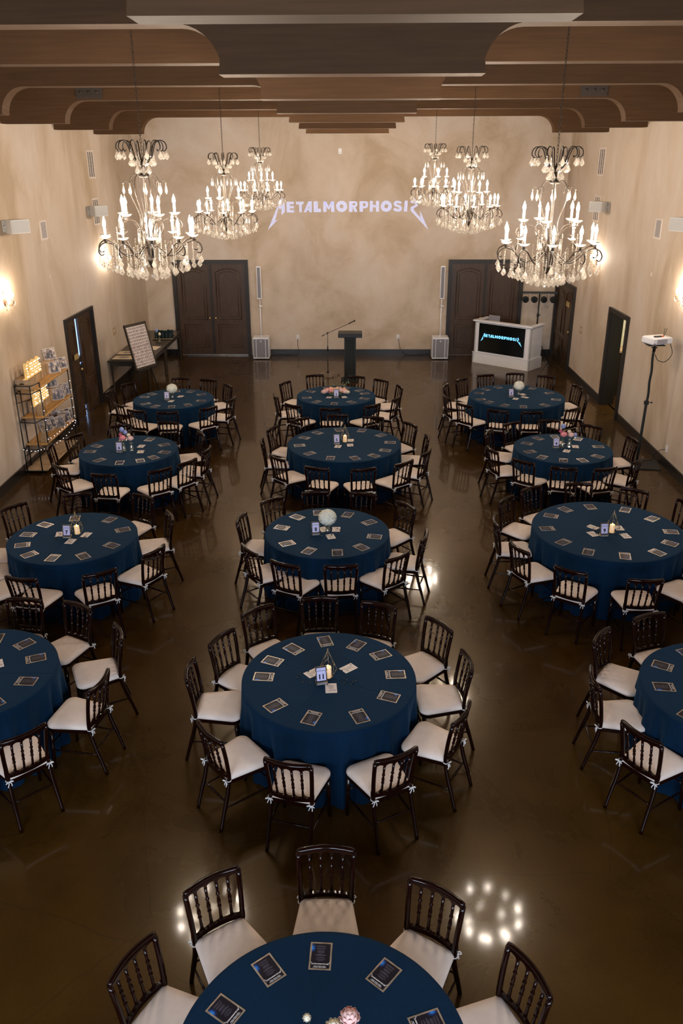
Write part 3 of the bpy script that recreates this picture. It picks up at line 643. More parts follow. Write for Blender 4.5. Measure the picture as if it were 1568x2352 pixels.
# ------------------------------------------------------------------ tables, place settings, centrepieces
TZ = .76
HOURS = ['three', 'two', 'one', 'twelve', 'eleven', 'ten', 'nine', 'eight', 'seven', 'six', 'five', 'four']
def hour_names(angs):
    # the clock hour seen from the camera; equal hours are split by the half hour
    names = []; used = {}
    for a in angs:
        h = (a % 360)/30.0; k = int(round(h)) % 12; nm = HOURS[k]+" o'clock"
        if nm in used:
            k2 = int(h) % 12; nm = 'half past '+HOURS[(k2+1) % 12]
            if nm in used: nm = 'just past '+HOURS[k]+" o'clock"
        used[nm] = 1; names.append(nm)
    return names
def cloth_mesh(R, seed, nf):
    random.seed(seed); NA = 288; b = MB(); rings = []
    ph = [random.uniform(0, 2*pi) for _ in range(4)]
    def fold(a):
        s_ = 1.1*abs(sin(.5*nf*a+ph[0]+.6*sin(3*a+ph[2])))**1.4-.45+.22*sin((nf*2-3)*a+ph[1]+.9*sin(2*a))+.2*sin((nf//3)*a+ph[3])
        return s_
    for r in (.02, .3*R, .6*R, .85*R, .97*R, R): rings.append([(r*cos(2*pi*i/NA), r*sin(2*pi*i/NA), TZ) for i in range(NA)])
    rings.append([((R+.006)*cos(2*pi*i/NA), (R+.006)*sin(2*pi*i/NA), TZ-.004) for i in range(NA)])
    for k in range(1, 13):
        q = k/12; z = (TZ-.01)*(1-q)+.006*q; am = .058*min(1, q*1.9); ring = []
        for i in range(NA):
            a = 2*pi*i/NA; rr = R+.008+.012*q+am*(fold(a)-.30); ring.append((rr*cos(a), rr*sin(a), z))
        rings.append(ring)
    vs = [p for r in rings for p in r]; fs = [tuple(range(NA))]
    for k in range(len(rings)-1):
        for i in range(NA): fs.append((k*NA+i, (k+1)*NA+i, (k+1)*NA+(i+1) % NA, k*NA+(i+1) % NA))
    b.add(vs, fs, True); return b.mesh('tablecloth', M_CLOTH)
CL = {.762: cloth_mesh(.762, 3, 19), .914: cloth_mesh(.914, 8, 22)}

def make_menu():
    b = MB(); b.box((0, 0, .0006), (.127, .178, .0012)); r = b.build('menu_card', M_SILVER)
    p = MB(); p.box((0, 0, .0016), (.107, .158, .0008)); pn = p.build('printed_panel', M_MENU, r)
    L_ = MB(); M = Matrix.Translation((0, .052, .0021)); logo(L_, .112, M, .0003)
    for zy, wd in ((.0665, .070), (.0735, .078)):
        n_ = 15 if wd < .075 else 17
        for i in range(n_): L_.box((-wd/2+wd*(i+.5)/n_, zy, .0023), (wd/n_*.72, .0036 if i % 5 else .001, .0003))
    L_.build('white_lettering', M_INKW, pn)
    T = MB(); random.seed(2); y = .030
    for wd in (.03, .055, 0, .05, .035, 0, .055, .06, .03, 0, .04, .045, .035, 0, .045, .05, 0, .055, .05):
        if wd: T.box((0, y, .0022), (wd, .0022, .0003))
        y -= .0052
    T.build('menu_text', M_INKG, pn); return r
def make_card():
    b = MB(); b.box((0, 0, .0005), (.10, .14, .001)); r = b.build('note_card', M_PAPER)
    T = MB(); random.seed(4); y = .045
    for i in range(11): wd = random.choice((.03, .05, .06, .045)); T.box((0, y, .0011), (wd, .002, .0003)); y -= .0085
    T.ball((-.028, .05, .001), .006, 6, 4); T.ball((.03, -.03, .001), .005, 6, 4)
    T.build('printed_text', M_INKG, r); return r
def make_sign(num, label, loc, rz):
    t = thing('table_number_sign', label, 'sign', loc, rz, 'table number signs')
    b = MB(); b.box((0, 0, .015), (.098, .05, .028)); b.build('sign_base', M_GOLD, t)
    b = MB(); b.box((0, -.0262, .015), (.084, .002, .018)); b.build('base_panel', M_GRILLE, t)
    M = plane_on(0, .004, .095, 0, radians(12))
    b = MB(); b.box((0, 0, 0), (.098, .136, .004), M); b.build('sign_frame', M_INK, t)
    b = MB(); b.box((0, 0, .0025), (.082, .120, .002), M); b.build('sign_face', M_SIGNP, t)
    b = MB(); logo(b, .078, M @ Matrix.Translation((0, .032, .0036)), .0006)
    tv, tf = text_polys(num, .062, .0006, .0022); b.add(tv, tf, False, M @ Matrix.Translation((0, -.046, .0036))); b.build('sign_lettering', M_INK, t)
    b = MB()
    for x in (-.049, .049): b.tube([M @ Vector((x, -.07, .002)), M @ Vector((x, .07, .002))], .002, 4)
    b.tube([M @ Vector((-.049, .07, .002)), M @ Vector((.049, .07, .002))], .002, 4); b.build('sign_trim', M_GOLD, t)
    return t
def make_terrarium():
    t = thing('candle_lantern', 'x', 'lantern', group='geometric wire lanterns')
    b = MB(); n = 6; top = (0, 0, .285); mid = [(.078*cos(2*pi*i/n), .078*sin(2*pi*i/n), .085) for i in range(n)]; low = [(.042*cos(2*pi*i/n), .042*sin(2*pi*i/n), .004) for i in range(n)]
    hi = [(.055*cos(2*pi*(i+.5)/n), .055*sin(2*pi*(i+.5)/n), .15) for i in range(n)]
    for i in range(n):
        b.tube([hi[i], (0, 0, .28)], .0016, 4); b.tube([low[i], low[(i+1) % n]], .0016, 4); b.tube([low[i], mid[i]], .0016, 4)
        b.tube([mid[i], hi[i]], .0016, 4); b.tube([mid[(i+1) % n], hi[i]], .0016, 4)
    b.tube([mid[0], mid[1]], .0016, 4)
    b.build('wire_frame', M_GOLD, t); b = MB(); b.ball((0, 0, .287), .007, 8, 6); b.build('finial', M_GOLD, t); return t
def make_candle():
    t = thing('pillar_candle', 'x', 'candle', group='ivory pillar candles')
    b = MB(); b.lathe([(.031, 0), (.031, .098), (.029, .104), (.024, .100), (.010, .096), (.001, .095)], 20); b.build('wax', M_WAX, t)
    b = MB(); b.lathe([(.001, .095), (.005, .103), (.0035, .115), (.0005, .126)], 8); b.build('flame', M_FLAME, t); return t
def petals(b, c, R, n, s, rnd=0.5, flat=1.0):
    for i in range(n):
        z = 1-2*(i+.5)/n; ph = i*2.39996; r = sqrt(1-z*z); d = Vector((r*cos(ph), r*sin(ph), z))
        o = Vector(c)+Vector((d.x*R, d.y*R, d.z*R*flat)); a = d.orthogonal().normalized(); e = d.cross(a); q = random.uniform(0, pi)
        a, e = a*cos(q)+e*sin(q), e*cos(q)-a*sin(q); l = d*s*rnd
        b.add([o-a*s-l*.3, o-e*s*.8+l, o+a*s-l*.3, o+e*s*.8+l*.2, o+l*.8], [(0,1,4),(1,2,4),(2,3,4),(3,0,4)], True)
def bloom(R, n, s, flat=.85, core=.85):
    b = MB(); b.ball((0, 0, 0), R*core, 10, 6, (1, 1, flat))
    if n > 100: petals(b, (0, 0, 0), R*.9, n, s, .5, flat); return b
    rows = 5
    for k in range(rows):                     # overlapping rounded petals, tips turned up towards the centre
        th = radians(110-88*k/(rows-1)); m_ = max(3, int(round(7*sin(th))+1)); pw = R*sin(th)*2.6/m_+R*.12; ph_ = R*.62
        for i in range(m_):
            a = 2*pi*i/m_+k*1.1+random.uniform(-.15, .15); d = Vector((sin(th)*cos(a), sin(th)*sin(a), cos(th)*flat)); v = Vector((-sin(a), cos(a), 0)); u = d.cross(v).normalized()
            if u.z < 0: u = -u
            c = d*R*(1.0-.05*k); out = d.normalized(); P_ = [c-u*ph_*.35-out*R*.10]
            for q in range(7):
                t_ = radians(-65+q*130/6); P_.append(c+u*(ph_*.55*cos(t_))+v*(pw*.62*sin(t_))+out*R*(.05-.16*abs(sin(t_))))
            b.add(P_+[c+out*R*.06], [(8, P_i, P_i+1) for P_i in range(1, 7)]+[(8, 7, 0), (8, 0, 1)], True)
    return b
def stem(b, p, q, r=.0025):
    p, q = Vector(p), Vector(q); b.tube(spline([p, (p+q)/2+Vector((.006, .004, 0)), q], 3), r, 5)
def make_vase(h, prof):
    b = MB(); b.lathe([(r, z*h) for r, z in prof], 16, cap=False); b.lathe([(.0005, .002), (prof[0][0], .002)], 16, cap=False); return b
P_HYD = [(.030, 0), (.036, .12), (.030, .3), (.024, .5), (.030, .8), (.042, 1)]
P_BUD = [(.026, 0), (.034, .2), (.034, .4), (.022, .65), (.018, .8), (.026, 1)]
def flower(name, label, loc, base, m_, R, n, s, flat=.85, cat='flower', group=None):
    t = thing(name, label, cat, base, 0, group); d = Vector(loc)-Vector(base)
    bloom(R, n, s, flat).build('bloom', m_, t, d); b = MB(); stem(b, (0, 0, .01), d); b.build('stem', M_STEM, t); return t

proto_chair = make_chair(); proto_menu = make_menu(); proto_card = make_card(); proto_ter = make_terrarium(); proto_can = make_candle()
USED = set()
def place(proto, name, label, cat, group, loc, rz):
    if proto.name not in USED:
        USED.add(proto.name); proto.location = loc; proto.rotation_euler = (0, 0, rz); return tag(proto, label, cat, group)
    o = copy_tree(proto, label, group, loc, rz); o['category'] = cat; return o
TABLES = {
 1: {'c': [-3.533, 15.414], 'R': 0.762, 'ch': [[95.2, 1.267, -2], [64.8, 1.227, 8], [34.9, 1.173, 0], [-15.9, 1.217, 0], [-48.6, 1.273, 0], [-83.1, 1.243, 0], [-111.9, 1.222, 5], [-138.7, 1.142, 0], [170.2, 1.308, 0], [144.2, 1.337, 0]], 'sign': [-3.636, 15.307], 'vase': [-3.565, 15.467], 'cards': [[-3.429, 15.574], [-3.544, 15.235]]},
 2: {'c': [-0.386, 15.67], 'R': 0.762, 'ch': [[111.8, 1.362, -7], [148.4, 1.236, 0], [-162.7, 1.201, 0], [-127.8, 1.277, 3], [-94.1, 1.25, 3], [-57.0, 1.235, 5], [-24.0, 1.257, 0], [14.8, 1.298, 0], [42.0, 1.245, 8], [70.9, 1.231, 2]], 'sign': [-0.38, 15.5], 'roses': [-0.402, 15.711], 'cards': [[-0.517, 15.531], [-0.229, 15.549]]},
 3: {'c': [3.127, 15.621], 'R': 0.914, 'ch': [[106.8, 1.407, 0], [133.9, 1.378, 0], [160.7, 1.407, 0], [-164.3, 1.449, 0], [-141.8, 1.455, 6], [-114.4, 1.424, 5], [-88.4, 1.386, -4], [-55.8, 1.435, 0], [-18.2, 1.307, 0], [18.6, 1.358, 0], [54.8, 1.514, 10], [80.1, 1.514, 6]], 'sign': [3.011, 15.566], 'vase': [3.184, 15.73], 'cards': [[3.081, 15.438], [3.277, 15.548], [3.275, 15.763]]},
 4: {'c': [3.294, 12.45], 'R': 0.762, 'ch': [[86.9, 1.23, 5], [121.0, 1.232, 0], [153.1, 1.223, 0], [-165.0, 1.21, 3], [-133.1, 1.163, 3], [-102.2, 1.176, -1], [-73.6, 1.218, 0], [-40.3, 1.215, 0], [10.1, 1.176, 0], [52.6, 1.139, 3]], 'sign': [3.191, 12.479], 'buds': [3.356, 12.502], 'cards': [[3.326, 12.319], [3.516, 12.536], [3.325, 12.735]]},
 5: {'c': [-0.183, 12.669], 'R': 0.914, 'ch': [[96.2, 1.319, -1], [126.7, 1.325, 0], [156.7, 1.323, -2], [-173.1, 1.314, 0], [-136.4, 1.377, -1], [-105.4, 1.442, 0], [-78.5, 1.462, 2], [-52.4, 1.464, 3], [-27.9, 1.431, 0], [2.3, 1.336, 0], [35.0, 1.355, 0], [65.6, 1.29, 11]], 'sign': [-0.307, 12.64], 'candle': [-0.175, 12.754], 'cards': [[-0.284, 12.518], [-0.088, 12.586], [-0.083, 12.835]]},
 6: {'c': [-3.607, 12.312], 'R': 0.762, 'ch': [[112.1, 1.102, -2], [158.3, 1.102, -8], [-173.9, 1.209, 0], [-126.3, 1.258, -2], [-89.5, 1.344, -5], [-57.4, 1.362, 6], [-35.2, 1.337, -2], [-9.0, 1.296, -1], [28.3, 1.197, 0], [71.2, 1.265, 8]], 'sign': [-3.726, 12.208], 'buds': [-3.609, 12.275], 'cards': [[-3.454, 12.505], [-3.397, 12.23]]},
 7: {'c': [-3.442, 9.013], 'R': 0.762, 'ch': [[143.4, 1.25, -1], [104.8, 1.221, 0], [62.3, 1.26, -3], [23.2, 1.183, 0], [-25.2, 1.243, -4], [-59.7, 1.282, 2], [-96.3, 1.249, -4]], 'sign': [-3.503, 8.996], 'candle': [-3.417, 9.112], 'cards': [[-3.628, 9.097], [-3.299, 9.079], [-3.431, 8.889]]},
 8: {'c': [-0.348, 9.203], 'R': 0.762, 'ch': [[133.4, 1.102, -2], [168.9, 1.102, 0], [-141.4, 1.109, -3], [-111.5, 1.135, -5], [-78.9, 1.114, -6], [-45.5, 1.19, -3], [-13.9, 1.201, 0], [31.4, 1.194, 7], [65.3, 1.135, 5], [100.6, 1.102, -2]], 'sign': [-0.484, 9.116], 'vase': [-0.343, 9.207], 'cards': [[-0.399, 9.272], [-0.237, 9.274], [-0.301, 9.06]]},
 9: {'c': [3.124, 9.3], 'R': 0.914, 'ch': [[121.6, 1.369, 1], [146.9, 1.366, -7], [177.8, 1.37, 0], [-149.3, 1.415, -4], [-120.7, 1.486, -3], [-91.0, 1.492, 1], [59.0, 1.291, 1], [91.4, 1.335, -1]], 'sign': [3.022, 9.113], 'candle': [3.147, 9.217], 'cards': [[2.959, 9.372], [2.905, 9.169], [3.287, 9.116], [3.276, 9.349]]},
 10: {'c': [-3.45, 6.105], 'R': 0.762, 'ch': [[86.8, 1.185, 0], [58.3, 1.257, 3], [25.9, 1.325, 0], [-10.1, 1.262, -1], [-47.5, 1.267, 1]]},
 11: {'c': [-0.228, 6.078], 'R': 0.762, 'ch': [[125.0, 1.276, 3], [153.4, 1.153, -4], [-179.6, 1.217, 0], [-135.8, 1.254, -3], [-102.0, 1.243, -2], [-64.8, 1.242, 3], [-29.0, 1.244, 0], [7.3, 1.235, 0], [37.0, 1.3, 1], [67.6, 1.234, 1], [96.5, 1.273, -2]], 'sign': [-0.291, 5.995], 'candle': [-0.237, 6.094], 'cards': [[-0.375, 6.153], [-0.057, 6.232], [-0.205, 5.925]]},
 12: {'c': [3.256, 5.942], 'R': 0.762, 'ch': [[108.0, 1.158, 3], [141.7, 1.188, 0], [177.7, 1.175, 0], [-145.8, 1.233, 2]]},
 13: {'c': [-0.158, 2.719], 'R': 0.762, 'ch': [[124.6, 1.272, 0], [155.9, 1.19, -4], [91.1, 1.295, 0], [55.8, 1.185, 2], [21.2, 1.213, 6]]},
}

TABLES[7]['ch'] += [[175.5, 1.2, 0], [-154.5, 1.2, 0], [-125.5, 1.22, 0]]
TABLES[9]['ch'] += [[-61, 1.42, 0], [-31.5, 1.40, 0], [-2, 1.38, 0], [28, 1.38, 0]]
TABLES[10]['ch'] += [[-83, 1.26, 0]]
TABLES[12]['ch'] += [[-109, 1.25, 0], [73, 1.2, 0]]
TABLES[13]['ch'] += [[-172, 1.2, 0], [-13, 1.22, 0]]
TEN = {1: 'one', 2: 'two', 3: 'three', 4: 'four', 5: 'five', 6: 'six', 7: 'seven', 8: 'eight', 9: 'nine', 11: 'eleven'}
def tname(k): return {10: 'the left-edge table', 12: 'the right-edge table', 13: 'the nearest table'}.get(k, 'table number '+TEN.get(k, ''))
gemm = None
for k, T in TABLES.items():
    cx, cy = T['c']; R = T['R']; nm = tname(k)
    o = bpy.data.objects.new('tablecloth', CL[R]); COL.objects.link(o); o.location = (cx, cy, 0); o.rotation_euler = (0, 0, k*1.1)
    tag(o, 'navy blue floor-length cloth over '+nm, 'tablecloth', 'navy round tablecloths')
    hn = hour_names([c[0] for c in T['ch']])
    for (a, r, off), h in zip(T['ch'], hn):
        A = radians(a); rr = r-.232; x, y = cx+rr*cos(A), cy+rr*sin(A)
        place(proto_chair, 'dining_chair', 'dark spindle-back chair with cream pad, at %s around %s' % (h, nm), 'chair', 'chairs around '+nm, (x, y, 0), A+pi/2+radians(off))
    random.seed(100+k)
    for (a, r, off), h in zip(T['ch'], hn):
        A = radians(a+random.uniform(-2.5, 2.5)); rr = R-.175+random.uniform(-.015, .02); x, y = cx+rr*cos(A), cy+rr*sin(A)
        place(proto_menu, 'menu_card', 'black and silver menu card, at %s on %s' % (h, nm), 'menu card', 'menu cards on '+nm, (x, y, TZ+.001), A+pi/2+radians(random.uniform(-13, 13)))
    words = ['left of', 'right of', 'in front of', 'behind']
    for i, (x, y) in enumerate(T.get('cards', [])):
        dx, dy = x-T['sign'][0], y-T['sign'][1]
        place(proto_card, 'note_card', 'white printed note card by the sign on %s, %s' % (nm, ['leftmost', 'second', 'third', 'fourth'][sorted([c[0] for c in T['cards']]).index(x)]+' from the left' if sorted([c[0] for c in T['cards']]).index(x) else 'leftmost of the note cards'), 'note card', 'note cards on '+nm, (x, y, TZ+.001), random.uniform(-.9, .9) if i < 2 else random.uniform(-.3, .3))
    if 'sign' in T:
        x, y = T['sign']; make_sign(str(k), 'small framed table number sign reading %d' % k, (x, y, TZ), radians(random.uniform(-6, 12)) if k != 11 else radians(14))
    if 'candle' in T:
        x, y = T['candle']
        place(proto_can, 'pillar_candle', 'lit ivory pillar candle inside the lantern on '+nm, 'candle', 'ivory pillar candles', (x, y, TZ+.004), 0)
        place(proto_ter, 'candle_lantern', 'gold wire teardrop lantern around the candle on '+nm, 'lantern', 'geometric wire lanterns', (x, y, TZ), .3*k)
    if 'vase' in T:
        x, y = T['vase']; Rb = {8: .118, 3: .108, 1: .110}[k]; h = .10
        v = make_vase(h, P_HYD).build('glass_vase', M_GLASS, None, (x, y, TZ)); tag(v, 'small clear glass vase under the white hydrangea on '+nm, 'vase', 'hydrangea vases')
        flower('hydrangea', 'round white hydrangea head in the vase on '+nm, (x, y, TZ+h+Rb*.78), (x, y, TZ+.01), M_HYD, Rb, 260, .017, .88, group='white hydrangeas')
    if 'buds' in T:
        x, y = T['buds']; sgn = 1 if k == 6 else -1
        for i, (dx, dy, hh) in enumerate(((-.06, .0, .12), (.055, .02, .13))):
            v = make_vase(hh, P_BUD).build('bud_vase', M_GLASS, None, (x+dx, y+dy, TZ)); tag(v, 'clear glass bud vase with flowers on %s, %s one' % (nm, ['left', 'right'][i]), 'vase', 'bud vases on '+nm)
        fl = [('pink_rose', M_PINK, -.06, -.01, .22, .055, 60, .022, 'large pink rose'), ('pink_ranunculus', M_BLUSH, .06, .0, .21, .050, 60, .020, 'pale pink ranunculus'),
              ('magenta_flower', M_MAG, -.10, .03, .26, .030, 30, .014, 'small magenta flower'), ('cream_ranunculus', M_CREAM, .03, .02, .26, .032, 40, .015, 'small cream bloom'),
              ('delphinium', M_BLUEF, -.07, .03, .345, .040, 36, .018, 'tall blue delphinium spray'), ('delphinium', M_BLUEF, .13 if k == 4 else -.02, .03, .20 if k == 4 else .30, .036, 36, .018, 'short blue delphinium spray')]
        for n_, m_, dx, dy, z, Rr, cnt, s_, lb in fl:
            bx = x-.06 if dx < 0 else x+.055; by = y+.0 if dx < 0 else y+.02
            flower(n_, '%s in the bud vases on %s' % (lb, nm), (x+dx, y+dy-.01, TZ+z), (bx, by, TZ+.01), m_, Rr, cnt, s_, 1.25 if 'delph' in n_ else .9, group='flowers on '+nm)
    if 'roses' in T:
        x, y = T['roses']; t = thing('flower_arrangement', 'low centrepiece of peach, blush and cream roses on '+nm, 'flower arrangement', (x, y, TZ))
        b = MB(); b.lathe([(.06, 0), (.09, .02), (.07, .05)], 16); b.v = [(a_*1.5, c_*.8, e_) for a_, c_, e_ in b.v]; b.build('flower_base', M_LEAF, t)
        random.seed(9); ms = [M_PEACH, M_BLUSH, M_CREAM, M_PEACH, M_BLUSH, M_PINK]
        for i in range(26):
            u_ = -1+2*(i+.5)/26; dy = random.uniform(-.12, .12)*(1.1-abs(u_)); z = .055+.085*(1-u_*u_)*random.uniform(.6, 1.15)-.2*abs(dy)
            bloom(random.uniform(.044, .060), 44, .018).build('rose', ms[random.randrange(6)], t, (u_*.25, dy, z))
        b = MB()
        for i in range(16):
            a = random.uniform(0, 2*pi); rr = random.uniform(.12, .26); p = Vector((rr*1.1*cos(a), rr*.6*sin(a), random.uniform(.10, .26)))
            b.tube([(p.x*.5, p.y*.5, .05), p], .0015, 4); petals(b, p, .015, 8, .011, .3)
        b.build('foliage', M_LEAF, t)
    if 'sign' in T:
        random.seed(40+k); sx, sy = T['sign']
        if gemm is None: b = MB(); b.octa((0, 0, .007), .0095, .007); gemm = b.mesh('glass_gem', M_GEM)
        for i in range(18):
            a = random.uniform(0, 2*pi); rr = random.uniform(.09, .25)
            g = bpy.data.objects.new('glass_gem', gemm); COL.objects.link(g); g.location = (cx-.02+rr*cos(a)*1.15, cy-.03+rr*sin(a)*.75, TZ+.001); g.rotation_euler = (0, 0, a)
            tag(g, 'tiny dark glass gem scattered around the sign on '+nm, 'gem', 'glass gems on '+nm)
# flowers at the bottom edge (nearest table)
fx = [('pink_ranunculus', M_BLUSH, -.02, 2.80, .98, .052, 70, .024, 'large pale pink ranunculus'), ('cream_ranunculus', M_CREAM, -.10, 2.775, .94, .045, 60, .020, 'cream ranunculus beside the pink one'),
      ('cream_bud', M_CREAM, -.236, 2.81, .96, .022, 24, .012, 'pale cream bud standing apart on the left'), ('magenta_flower', M_MAG, -.245, 2.765, .935, .026, 30, .012, 'magenta bloom under the cream bud')]
v = make_vase(.12, P_BUD).build('bud_vase', M_GLASS, None, (-.17, 2.72, TZ)); tag(v, 'clear bud vase on the nearest table at the bottom', 'vase')
for n_, m_, x, y, z, Rr, cnt, s_, lb in fx:
    flower(n_, lb+' on the nearest table', (x, y, z), (-.17, 2.72, TZ+.01), m_, Rr, cnt, s_, .95, group='flowers on the nearest table')
place(proto_card, 'note_card', 'white note card cut off at the left edge of the photo', 'note card', None, (-3.25, 6.26, TZ+.001), .5)
# ------------------------------------------------------------------ wall fittings
def sconce(label, x, sgn, y, z):
    t = thing('wall_sconce', label, 'wall lamp', (x, y, z), 0 if sgn > 0 else pi, 'crystal wall sconces')   # local +x points into the room
    b = MB(); pts = []
    b.lathe([(.001, 0), (.055, .004), (.045, .012), (.015, .018)], 12, M=Matrix.Translation((0, 0, 0)) @ Matrix.Rotation(radians(90), 4, 'Y')); b.v = [(a, c, e*2.2) for a, c, e in b.v]; b.build('back_plate', M_COPPER, t)
    for a in (-55, 0, 55):
        q = radians(a); dx, dy = cos(q), sin(q)
        b = MB(); b.tube(spline([(.015, 0, -.04), (.05*dx+.01, .05*dy, -.10), (.11*dx, .11*dy, -.11), (.15*dx, .15*dy, -.07), (.15*dx, .15*dy, -.035)], 3), .005, 6); arm = b.build('sconce_arm', M_COPPER, t)
        b = MB(); b.lathe([(.012, -.035), (.030, -.028), (.012, -.022), (.011, .03)], 10, (.15*dx, .15*dy, 0)); b.build('candle_sleeve', M_COPPER, arm)
        b = MB(); b.lathe([(.006, .03), (.014, .045), (.016, .06), (.010, .085), (.0008, .11)], 8, (.15*dx, .15*dy, 0)); b.build('flame_bulb', M_BULB, arm)
        for s_ in (-.03, .03):
            d = drop_mesh(.012, .05).build('crystal_drop', M_CRYS, t, (.15*dx+.01, .15*dy+s_, -.05))
        d = drop_mesh(.014, .06).build('crystal_drop', M_CRYS, t, (.08*dx, .08*dy, -.13))
    return t
sconce('lit crystal wall sconce near the left edge of the photo', XL, 1, 13.55, 2.93)
sconce('lit crystal wall sconce on the left wall, behind the nearest chandelier', XL, 1, 19.3, 2.93)
sconce('lit crystal wall sconce on the right wall, below the small speaker', XR, -1, 19.35, 2.93)
sconce('lit crystal wall sconce cut off at the right edge', XR, -1, 13.95, 2.93)
def vent(label, x, sgn, y, z, w_, h, cols, m_=None):
    t = thing('wall_vent', label, 'vent', (x, y, z), 0 if sgn > 0 else pi, 'wall grilles')
    b = MB(); f = .03
    b.box((.006, 0, h/2-f/2), (.012, w_, f)); b.box((.006, 0, -h/2+f/2), (.012, w_, f)); b.box((.006, w_/2-f/2, 0), (.012, f, h-2*f)); b.box((.006, -w_/2+f/2, 0), (.012, f, h-2*f))
    for c in range(1, cols): b.box((.006, -w_/2+w_*c/cols, 0), (.011, .02, h-2*f))
    b.build('vent_frame', M_PAPER, t)
    b = MB(); b.box((.001, 0, 0), (.002, w_-.02, h-.02)); b.build('vent_backing', M_IRON if m_ is None else m_, t)
    b = MB(); n = int(h/.022)
    for i in range(n): b.box((.004, 0, -h/2+f+(h-2*f)*(i+.5)/n), (.006, w_-.03, .006), None)
    b.build('louvres', M_PAPER, t)
vent('tall upper grille on the left wall', XL, 1, 19.1, 4.945, .46, .56, 3); vent('tall lower grille on the left wall, behind the speaker', XL, 1, 19.1, 3.99, .44, .55, 3)
vent('tall upper grille on the right wall', XR, -1, 19.87, 4.965, .48, .57, 3); vent('lower grille on the right wall, behind the speaker', XR, -1, 19.87, 3.99, .46, .55, 3)
vent('small white framed grille on the left wall', XL, 1, 15.75, 3.84, .33, .34, 1, M_GRILLE); vent('small white framed grille on the right wall', XR, -1, 15.68, 3.845, .33, .35, 1, M_GRILLE)
def wall_speaker(label, x, sgn, y, z, yaw):
    t = thing('wall_speaker', label, 'speaker', (x, y, z), 0, 'white wall speakers')
    b = MB(); b.box((sgn*.004, 0, 0), (.008, .10, .18)); b.tube([(0, 0, 0), (sgn*.16, 0, 0)], .02, 8); b.build('wall_bracket', M_WHITEP, t)
    M = RZ(yaw, sgn*.22, 0, 0); poly = [(-.17, .10), (.17, .10), (.12, -.14), (-.12, -.14)]   # x along width, y depth
    b = MB(); b.prism(poly, .21, M @ Matrix.Translation((0, 0, -.105))); b.build('speaker_box', M_WHITEP, t)
    b = MB(); b.box((0, .103, 0), (.32, .008, .19), M); b.build('speaker_grille', mat('pale_grille', (.48, .47, .45), .6, vary=.15, scale=150) if 'pale_grille' not in MATS else MATS['pale_grille'], t)
wall_speaker('white speaker bracketed to the left wall at the left edge', XL, 1, 13.98, 4.02, radians(-125))
wall_speaker('white speaker bracketed to the left wall over the lower grille', XL, 1, 18.55, 4.03, radians(-125))
wall_speaker('white speaker bracketed to the right wall over the lower grille', XR, -1, 18.95, 4.07, radians(125))
wall_speaker('white speaker bracketed to the right wall at the right edge', XR, -1, 13.98, 4.03, radians(125))
def plate(name, label, c, d, m_, cat='outlet'):
    t = thing(name, label, cat, c); b = MB(); b.box((0, 0, 0), d, None, .003); b.build('cover_plate', m_, t)
    return t
def outlet_back(label, x, z):
    t = plate('wall_outlet', label, (x, YB-.004, z), (.075, .008, .12), M_WHITE)
    for dz in (-.025, .025):
        b = MB(); b.box((0, -.006, dz), (.035, .006, .028), None, .004); b.build('socket', M_WHITEP, t)
outlet_back('white outlet on the back wall, left of the podium', -1.62, .50); outlet_back('white outlet on the back wall, right of the podium', 1.16, .51)
t = plate('wall_sensor', 'small white sensor high on the back wall', (-.43, YB-.006, 5.24), (.08, .012, .13), M_WHITE, 'sensor'); b = MB(); b.ball((0, -.008, -.03), .015, 8, 6); b.build('sensor_eye', M_WHITEP, t)
def switch(label, x, sgn, y, z):
    t = thing('light_switch', label, 'switch', (x, y, z)); b = MB(); b.box((sgn*.004, 0, 0), (.008, .20, .17), None, .004); b.build('surround_plate', M_CRATE, t)
    b = MB(); b.box((sgn*.010, -.02, .01), (.006, .06, .07)); b.build('toggle', M_WHITEP, t)
switch('switch plate on the left wall above the long dark table', XL, 1, 19.47, 1.30); switch('switch plate on the right wall between the two doors', XR, -1, 20.05, 1.22)
t = thing('wall_outlet', 'white outlet on the right wall behind the projector stand', 'outlet', (XR-.004, 13.71, .34)); b = MB(); b.box((0, 0, 0), (.008, .08, .12), None, .003); b.build('cover_plate', M_WHITE, t)
for lb, x, sgn, y, z in (('tiny white sensor on the left wall under the small grille', XL, 1, 15.73, 3.02), ('tiny white sensor on the right wall under the small grille', XR, -1, 15.70, 3.05)):
    t = thing('wall_sensor', lb, 'sensor', (x, y, z)); b = MB(); b.box((sgn*.01, 0, 0), (.02, .05, .08), None, .004); b.build('sensor_case', M_WALL_S, t)
def cord(name, label, pts, r=.006, m_=None):
    b = MB(); b.tube(spline(pts, 5), r, 6); return tag(b.build(name, m_ or M_BLACK), label, 'cord')
cord('power_cord', 'black cord from the left outlet down to the left speaker', [(-1.62, YB-.02, .47), (-1.63, YB-.06, .3), (-1.60, YB-.05, .12), (-1.68, YB-.07, .02), (-1.95, YB-.10, .008), (-2.40, YB-.12, .008)])
cord('power_cord', 'black cord from the right outlet down to the right speaker', [(1.16, YB-.02, .49), (1.19, YB-.06, .38), (1.24, YB-.06, .18), (1.40, YB-.08, .02), (1.75, YB-.10, .008), (2.15, YB-.12, .008)])

# ------------------------------------------------------------------ projected lettering, the projector's light drawn as faintly glowing letters
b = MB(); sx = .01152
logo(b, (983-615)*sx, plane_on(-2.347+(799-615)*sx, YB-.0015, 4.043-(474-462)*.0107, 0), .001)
tag(b.build('projection_glow_letters', M_LOGO_W), 'white METALMORPHOSIS lettering projected high on the back wall', 'projection')

